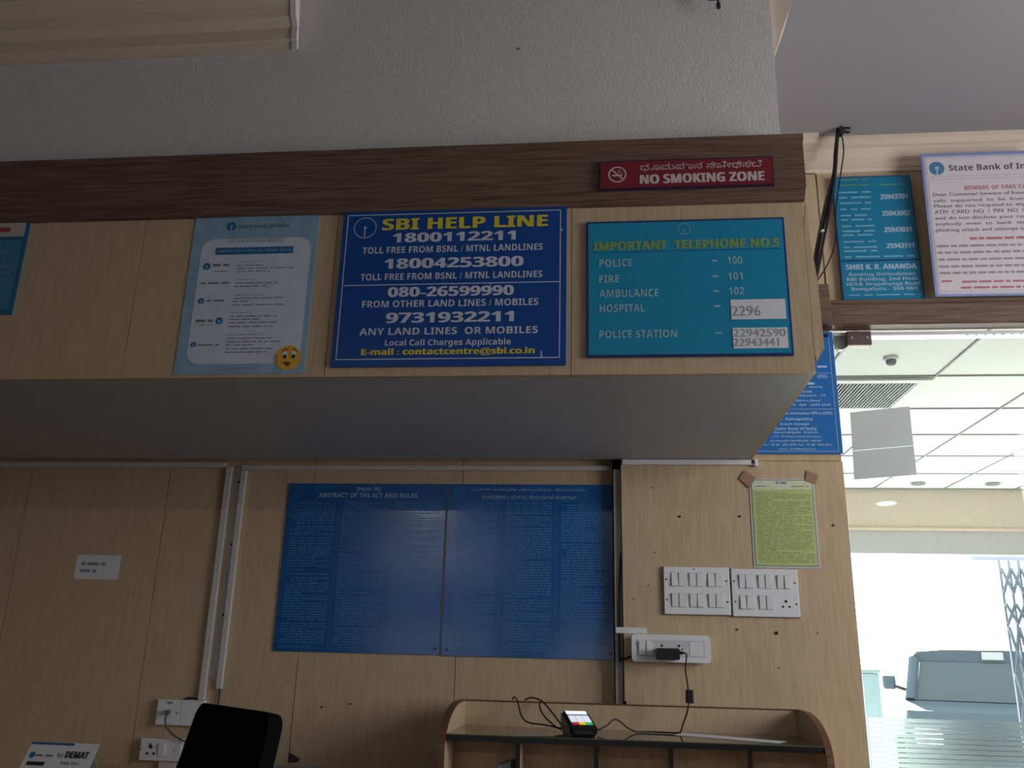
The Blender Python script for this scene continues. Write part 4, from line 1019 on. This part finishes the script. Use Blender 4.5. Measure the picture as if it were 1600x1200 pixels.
# ---- small paper note
x0, x1, z0, z1 = NOTE_RECT[0]
s = thing('paper_note', 'small white paper note with two printed lines on the dim left wall', 'paper note', ((x0 + x1) / 2, L, z0))
MB().box(x0, x1, L - 0.0012, L - 0.0003, z0, z1).build('sheet', PAPERW, s)
o = MB(); o.words(x0 + 0.022, x0 + 0.115, z0 + 0.049, 0.011, L - 0.0018, 0.035); o.words(x0 + 0.022, x0 + 0.088, z0 + 0.024, 0.011, L - 0.0018, 0.035)
o.build('print', mat('faint_violet_ink', (0.28, 0.25, 0.34), 0.7), s)

# ---- screws and plugs left in the walls
for i, (x, z, r, lb) in enumerate(((0.257, 1.745, .0042, 'black screw in the pier above the twelve rocker plate, level with another'), (0.456, 1.747, .0042, 'black screw in the pier close beside the laminated notice, level with another'),
        (0.758, 1.720, .004, 'brown wall plug in the pier right of the laminated notice'), (0.552, 1.372, .0055, 'large dark screw in the pier under the second switch plate'), (0.429, 1.380, .0035, 'small brown screw just under the joint of the switch plates'),
        (0.173, 1.624, .002, 'tiny pin in the pier left of the switch plate with twelve rockers'), (0.169, 1.843, .002, 'tiny pin near the top left of the pier'), (0.100, 1.471, .002, 'tiny pin at the left edge of the pier over the extension box'),
        (0.149, 1.515, .002, 'tiny pin left of the lower rocker row'), (0.555, 1.265, .002, 'tiny pin in the pier right of the extension box'), (0.682, 1.375, .002, 'tiny pin near the door edge of the pier'))):
    tag(MB().cyl((x, -0.0002, z), 'y', r, 0.0035, 12, r * 0.8).build('wall_screw', BLACKP if r > .0021 else mat('brown_pin', (0.12, 0.07, 0.05), 0.6)), lb, 'screw', 'screws and pins in the pier')
for x, z, lb in ((-0.946, 1.102, 'dark screw in the left wall under the English rules board'), (-0.848, 1.115, 'dark screw in the left wall, second one under the English rules board')):
    tag(MB().cyl((x, L - 0.0002, z), 'y', 0.003, 0.003, 12).build('wall_screw', BLACKP), lb, 'screw', 'screws in the left wall')
tag(MB().cyl((-0.227, F + 0.0158, 2.913), 'y', 0.004, 0.003, 10, 0.002).build('wall_screw', mat('rusty_pin', (0.2, 0.13, 0.1), 0.7)), 'rusty pin in the rough white plaster', 'screw')
tag(MB().prism([(-1.0446, 0.9568), (-1.0057, 0.9404), (-1.010, 0.931), (-1.0175, 0.9273), (-1.0446, 0.9253)], 'y', L - 0.0018, L - 0.0004).build('torn_patch', mat('dark_brown_patch', (0.05, 0.028, 0.02), 0.7)), 'dark brown torn patch on the left wall above the pale cabinet', 'patch')

# ---- hook with a dark tip hanging over the white plaster
t = thing('hanging_clip', 'small olive clip with a dark tip hanging at the top of the white plaster', 'clip', (0.31, F, 2.98))
MB().box(0.296, 0.318, F - 0.030, F - 0.018, 3.012, 3.149, 0.002).build('clip_body', OLIVE, t)
MB().box(0.291, 0.2955, F - 0.032, F - 0.016, 3.018, 3.149, 0.001).build('dark_side', BLACKP, t)
MB().tube([(0.321, F - 0.024, 3.149), (0.321, F - 0.024, 3.05), (0.323, F - 0.024, 2.998)], 0.0035, 8).build('dark_wire', BLACKP, t)
MB().cyl((0.323, F - 0.024, 2.984), 'z', 0.006, 0.014, 12).build('dark_tip', BLACKP, t)

# ---- black cables from the ceiling beside the bulkhead
t = thing('cable_bundle', 'bundle of black cables hanging from the ceiling beside the bulkhead', 'cables', (0.80, -0.12, 2.5))
K1 = [(0.880, -0.125, 3.149), (0.870, -0.12, 3.135), (0.8602, -0.12, 3.1182), (0.8511, -0.112, 3.0592), (0.838, -0.112, 2.979), (0.7985, -0.11, 2.8262), (0.7613, -0.12, 2.6911), (0.7381, -0.13, 2.5888), (0.7236, -0.14, 2.5125)]
K2 = [(0.872, -0.135, 3.149), (0.8573, -0.13, 3.1118), (0.8505, -0.122, 3.053), (0.8388, -0.118, 2.9673), (0.8058, -0.12, 2.8153), (0.7686, -0.14, 2.6811), (0.7424, -0.15, 2.5795), (0.7216, -0.16, 2.5157)]
K3 = [(0.8752, -0.115, 3.149), (0.8785, -0.112, 3.0651), (0.8622, -0.112, 2.9795), (0.8352, -0.10, 2.836), (0.8253, -0.09, 2.7143), (0.7859, -0.11, 2.6138), (0.7361, -0.14, 2.5361), (0.715, -0.15, 2.50)]
K4 = [(0.862, -0.12, 3.149), (0.8542, -0.118, 3.10), (0.846, -0.116, 3.05), (0.835, -0.112, 2.97), (0.80, -0.118, 2.86), (0.772, -0.125, 2.76), (0.742, -0.13, 2.64), (0.728, -0.14, 2.55), (0.72, -0.15, 2.51)]
for K, r in ((K1, 0.0062), (K2, 0.0052), (K3, 0.0024), (K4, 0.0052)): MB().tube(K, r, 8).build('cable', RUBBER, t)
MB().tube([(0.902, -0.12, 3.142), (0.880, -0.125, 3.138), (0.862, -0.128, 3.12)], 0.012, 8).build('taped_knot', RUBBER, t)
MB().cyl((0.774, -0.130, 2.728), 'z', 0.0075, 0.008, 10).build('white_tie', PAPERW, t)

# ================================================================ WRITING COUNTER
t = thing('writing_counter', 'wooden form counter with rounded sides and a dark glass shelf against the pier', 'counter', (0.07, -0.2, 0))
SZ = 1.067
bx0, bx1 = -0.447, 0.592
MB().box(bx0, bx1, -0.022, -0.004, 0.0, 1.139).build('back_panel', PLY, t)
MB().box(bx0 - 0.012, bx1 + 0.012, -0.024, -0.003, 1.1395, 1.1435, 0.001).build('top_edge_band', WOODV, t)
def side(xa, xb):
    arc = [(-0.395 + 0.0, 1.0)]
    pts = [(-0.003, 0.0), (-0.003, 1.139), (-0.10, 1.139)]
    for k in range(1, 11):
        a = math.radians(90 * k / 10); pts.append((-0.10 - 0.285 * math.sin(a), 1.139 - 0.115 * (1 - math.cos(a))))
    pts += [(-0.385, 0.0)]
    p = MB().prism(pts, 'x', xa, xb).build('side_panel', PLY, t)
    bm_pts = pts[1:]
    rings = []
    o = MB()
    for (ya, za), (yb, zb) in zip(bm_pts, bm_pts[1:]):
        d = Vector((yb - ya, zb - za)).normalized(); n = Vector((d.y, -d.x)) * 0.004
        if n.x > 0 and n.y < 0: n = -n
        if abs(d.y) < 1e-6: n = Vector((0, 0.004))
        if abs(d.x) < 1e-6: n = Vector((-0.004, 0))
        o.hexa([(xa - .0005, ya, za), (xb + .0005, ya, za), (xb + .0005, yb, zb), (xa - .0005, yb, zb), (xa - .0005, ya + n.x, za + n.y), (xb + .0005, ya + n.x, za + n.y), (xb + .0005, yb + n.x, zb + n.y), (xa - .0005, yb + n.x, zb + n.y)])
    o.build('edge_band', WOODV, p)
side(bx0 - 0.020, bx0); side(bx1, bx1 + 0.018)
MB().box(bx0 + 0.0005, bx1 - 0.0005, -0.366, -0.0225, SZ - 0.016, SZ - 0.004).build('shelf_board', PLY, t)
MB().box(bx0 + 0.0005, bx1 - 0.0005, -0.372, -0.3662, SZ - 0.018, SZ - 0.0035).build('shelf_edge_band', BLKEDGE, t)
MB().box(bx0 + 0.0006, bx1 - 0.0006, -0.370, -0.0228, SZ - 0.0036, SZ, 0.0008).build('glass_top', SHELFG, t)
for x in (-0.243, -0.024, 0.181, 0.394):
    d = MB().box(x - 0.006, x + 0.006, -0.355, -0.2125, 0.60, SZ - 0.0165).build('divider', PLY, t)
    MB().box(x - 0.0063, x + 0.0063, -0.361, -0.3551, 0.60, SZ - 0.0165).build('edge_band', BLKEDGE, d)
MB().box(bx0 + 0.0005, bx1 - 0.0005, -0.212, -0.20, 0.60, SZ - 0.0165).build('slot_back', PLY, t)
MB().box(bx0 + 0.0005, bx1 - 0.0005, -0.36, -0.0225, 0.585, 0.5995).build('lower_shelf', PLY, t)
MB().box(bx0 + 0.0005, bx1 - 0.0005, -0.345, -0.330, 0.02, 0.5848).build('front_board', PLY, t)

# forms folded in the counter's first slot
tag(MB().hexa([(-0.30, -0.33, 0.601), (-0.258, -0.33, 0.601), (-0.258, -0.225, 0.601), (-0.30, -0.225, 0.601), (-0.305, -0.33, 0.985), (-0.265, -0.33, 0.995), (-0.262, -0.225, 0.995), (-0.30, -0.225, 0.985)], 0.004).build('paper_stack', mat('bluish_paper', (0.36, 0.42, 0.46), 0.7)), 'bluish white papers standing in the first slot of the counter', 'papers')

# strip of paper on the shelf
tag(MB().hexa([(0.235, -0.10, SZ + .0004), (0.515, -0.255, SZ + .0004), (0.475, -0.325, SZ + .0004), (0.205, -0.165, SZ + .0004), (0.235, -0.10, SZ + .0040), (0.515, -0.255, SZ + .0009), (0.475, -0.325, SZ + .0009), (0.205, -0.165, SZ + .0009)]).build('paper_strip', PAPERW), 'narrow white paper strip lying on the glass shelf', 'paper')

# ---- card terminal
t = thing('card_terminal', 'black card payment terminal with lit screen and keys on the glass shelf', 'card terminal', (-0.075, -0.27, SZ))
TM = Matrix.Translation((-0.078, -0.255, SZ + 0.0005)) @ Matrix.Rotation(math.radians(14), 4, 'Z')
# profile in local (y,z): front at -0.085, back at +0.055
prof_t = [(-0.078, 0.004), (-0.070, 0.0), (0.055, 0.0), (0.062, 0.010), (0.060, 0.050), (0.052, 0.060), (0.040, 0.062), (-0.074, 0.030), (-0.082, 0.022)]
o = MB().prism(prof_t, 'x', -0.040, 0.040); bmesh.ops.bevel(o.bm, geom=[e for e in o.bm.edges if abs(e.verts[0].co.x - e.verts[1].co.x) < 1e-6], offset=0.006, segments=2, affect='EDGES')
o.xf(TM).build('body', BLACKP, t)
def top_patch(u0, u1, v0, v1, lift=0.0006):
    # v runs 0 (front) .. 1 (back) along the slanted top
    P = lambda u, v, e: (u, -0.074 + v * 0.114 - e * 0.2702, 0.030 + v * 0.032 + e * 0.9628)
    return MB().hexa([P(u0, v0, 0.0001), P(u1, v0, 0.0001), P(u1, v1, 0.0001), P(u0, v1, 0.0001), P(u0, v0, lift), P(u1, v0, lift), P(u1, v1, lift), P(u0, v1, lift)]).xf(TM)
top_patch(-0.031, 0.031, 0.76, 0.985).build('screen', SCREEN, t)
top_patch(-0.030, 0.030, 0.655, 0.715).build('function_strip', mat('dim_lit_strip', (0.2, 0.2, 0.25), 0.4, emit=(0.5, 0.55, 0.8), estr=0.4), t)
for r in range(3):
    for c in range(3):
        top_patch(-0.030 + c * 0.0205, -0.0115 + c * 0.0205, 0.49 - r * 0.145 + 0.02, 0.49 - r * 0.145 + 0.125, 0.002).build('key', KEYW, t)
for c, m in enumerate((KEYR, KEYY, KEYG)):
    part_label(top_patch(-0.030 + c * 0.0205, -0.0115 + c * 0.0205, 0.05, 0.175, 0.002).build('key', m, t), ('red key', 'yellow key', 'green key')[c])
MB().box(-0.026, 0.026, -0.0835, -0.0815, 0.008, 0.016).xf(TM).build('card_slot', GAP, t)
# leads of the terminal looping over the counter's back
CA = [(-0.2944, -0.012, 1.1475), (-0.2895, -0.03, 1.1559), (-0.2762, -0.06, 1.1478), (-0.2574, -0.1, 1.1031), (-0.2318, -0.14, 1.0879), (-0.1814, -0.16, 1.0841), (-0.126, -0.21, 1.0788)]
CB = [(-0.2547, -0.012, 1.147), (-0.2339, -0.03, 1.1555), (-0.1968, -0.06, 1.1463), (-0.1587, -0.12, 1.1146), (-0.126, -0.2, 1.0841)]
CC = [(-0.1981, -0.045, 1.1478), (-0.2047, -0.06, 1.1346), (-0.1896, -0.1, 1.1089), (-0.1522, -0.16, 1.0825), (-0.126, -0.205, 1.0752)]
for K in (CA, CB, CC): MB().tube(K, 0.0024, 8).build('lead', RUBBER, t)

# ================================================================ DESK SIDE
t = thing('desk', 'plain desk against the dim left wall, just below view', 'desk', (-1.95, -0.3, 0))
MB().box(-2.6, -1.34, -0.62, 0.034, 0.83, 0.86, 0.003).build('desk_top', PLY, t)
for x in (-2.58, -1.37): MB().box(x, x + 0.02, -0.60, 0.034, 0, 0.8298).build('side_panel', PLY, t)
t = thing('low_cabinet', 'pale grey cabinet top just showing between the chair and the counter', 'cabinet', (-0.95, -0.15, 0))
MB().box(-1.32, -0.55, -0.38, 0.040, 0.02, 0.893).build('body', CABG, t)
MB().box(-1.325, -0.545, -0.385, 0.040, 0.8935, 0.918, 0.002).build('cabinet_top', CABG, t)
for i in range(2): 
    d = MB().box(-1.315 + i * 0.383, -0.938 + i * 0.383, -0.396, -0.3805, 0.05, 0.88, 0.002).build('door', CABG, t)
    MB().box(-0.96 + i * 0.06, -0.95 + i * 0.06, -0.41, -0.3965, 0.45, 0.58, 0.002).build('handle', METAL, d)

# ---- tent card about accounts
t = thing('leaflet_card', 'white and blue leaflet card reading DEMAT propped on the desk', 'leaflet card', (-1.60, -0.30, 0.862))
Y0 = -0.36
cardM = Matrix.Translation((-1.742, Y0, 0.8615)) @ Matrix.Rotation(math.radians(-2.0), 4, 'Z') @ Matrix.Rotation(math.radians(-30), 4, 'X')
CW, CH = 0.222, 0.157
cz = lambda f: CH * f
MB().box(0, CW, 0, 0.0012, 0, CH).xf(cardM).build('card', PAPERW, t)
q = -0.0006
MB().wall_quad(0, CW * 0.64, cz(.945), CH - 0.001, q).wall_quad(CW * 0.64, CW * 0.99, cz(.42), cz(.52), q).xf(cardM).build('blue_bar', PBAR, t)
MB().text('DEMAT', CW * .58, CW * .91, cz(.705), CH * .13, q, 0.026).text('for', CW * .46, CW * .555, cz(.71), CH * .09, q, 0.0).text('Apply here', CW * .55, CW * .82, cz(.585), CH * .06, q, 0.0).words(CW * .07, CW * .40, cz(.54), CH * .075, q, 0.06).xf(cardM).build('lettering', INKK, t)
MB().disc(CW * .095, cz(.74), q, CH * .06, 20).xf(cardM).build('emblem', PBAR, t)
MB().words(CW * .145, CW * .40, cz(.715), CH * .04, q, 0.04).xf(cardM).build('small_print', INKG, t)
MB().words(CW * .36, CW * .46, cz(.40), CH * .05, q, 0.04).xf(cardM).build('green_print', mat('dark_green_ink', (0.02, 0.16, 0.12), 0.6), t)
# rear leg of the tent card
MB().hexa([tuple(cardM @ Vector((0.02, 0.0014, CH * .9))), tuple(cardM @ Vector((CW - 0.02, 0.0014, CH * .9))), (-1.742 + CW - 0.02, Y0 + 0.17, 0.8615), (-1.722, Y0 + 0.17, 0.8615),
    tuple(cardM @ Vector((0.02, 0.0024, CH * .9))), tuple(cardM @ Vector((CW - 0.02, 0.0024, CH * .9))), (-1.742 + CW - 0.02, Y0 + 0.172, 0.8615), (-1.722, Y0 + 0.172, 0.8615)]).build('rear_flap', PAPERW, t)

# ---- black office chair
t = thing('office_chair', 'black office chair with a square back, standing before the socket plates', 'chair', (-0.62, -0.95, 0))
A = Vector((-0.910, -0.984, 1.165)); B = Vector((-0.640, -1.247, 1.165))
e = (B - A).normalized(); n = Vector((-0.70, -0.712, 0)).normalized(); dn = (Vector((0, 0, -1)) * math.cos(0.2) + n * math.sin(0.2)).normalized(); out = e.cross(dn).normalized()
if out.dot(n) < 0: out = -out
BW = (B - A).length
def back_outline(off):
    pts = []
    r = 0.035; Hh = 0.52
    top0, top1 = 0.0, BW
    def P(u, d): return tuple(A + e * u + dn * d + out * off)
    k0 = 0.012
    for cu, cdn, a0 in ((BW - r, r, 0), (r, r, 90)):
        for k in range(6):
            a = math.radians(a0 + 90 * k / 5); pts.append((cu + r * math.cos(a), cdn - r * math.sin(a)))
    pts = [(u - (0.0), d) for u, d in pts]
    pts += [(-0.015, 0.16), (-0.02, Hh - 0.08), (0.04, Hh), (BW - 0.03, Hh), (BW + 0.015, Hh - 0.08), (BW + 0.010, 0.16)]
    return [P(u, d) for u, d in pts]
o = MB(); o.loft([back_outline(0.0), back_outline(-0.004), back_outline(-0.03)])
o.build('backrest', BLKFAB, t)
mid = A + e * (BW / 2) - out * 0.23 ; SCX, SCY = mid.x, mid.y
SCX += dn.x * 0.55; SCY += dn.y * 0.55
rotz = math.atan2(e.y, e.x)
SM = Matrix.Translation((SCX, SCY, 0)) @ Matrix.Rotation(rotz, 4, 'Z')
MB().box(-0.23, 0.23, -0.20, 0.24, 0.45, 0.53, 0.03, 3).xf(SM).build('seat', BLKFAB, t)
MB().tube([tuple(SM @ Vector((0, -0.05, 0.44))), tuple(SM @ Vector((0, -0.24, 0.46))), tuple(SM @ Vector((0, -0.27, 0.60))), tuple(SM @ Vector((0, -0.225, 0.80)))], 0.022, 8).build('back_support', BLACKP, t)
MB().cyl((0, 0, 0.12), 'z', 0.028, 0.3295, 16).xf(SM).build('gas_column', BLACKP, t)
MB().cyl((0, 0, 0.07), 'z', 0.05, 0.05, 16).xf(SM).build('hub', BLACKP, t)
for k in range(5):
    a = 2 * PI * k / 5 + 0.3
    lg = MB().tube([tuple(SM @ Vector((0.04 * math.cos(a), 0.04 * math.sin(a), 0.095))), tuple(SM @ Vector((0.29 * math.cos(a), 0.29 * math.sin(a), 0.075)))], 0.018, 8, 1).build('leg', BLACKP, t)
    MB().cyl(tuple(SM @ Vector((0.29 * math.cos(a) - 0.018, 0.29 * math.sin(a), 0.028))), 'x', 0.027, 0.036, 14).build('caster', BLACKP, lg)

# ================================================================ LAMPS OF THE HALL (behind the photographer, mirrored in the glass)
for i, x in enumerate((3.37, 0.6, -2.2)):
    lb = ('lit round ceiling downlight mirrored in the glass door', 'lit round ceiling downlight behind the photographer, middle one', 'lit round ceiling downlight behind the photographer near the dim wall')[i]
    v = thing('ceiling_downlight', lb, 'downlight', (x, -7.81, 3.149), 'lit downlights at the back of the hall')
    MB().cyl((x, -7.81, 3.135), 'z', 0.125, 0.0145, 28).build('trim_ring', WHITEP, v)
    MB().cyl((x, -7.81, 3.130), 'z', 0.10, 0.0048, 28).build('diffuser', LIT, v)
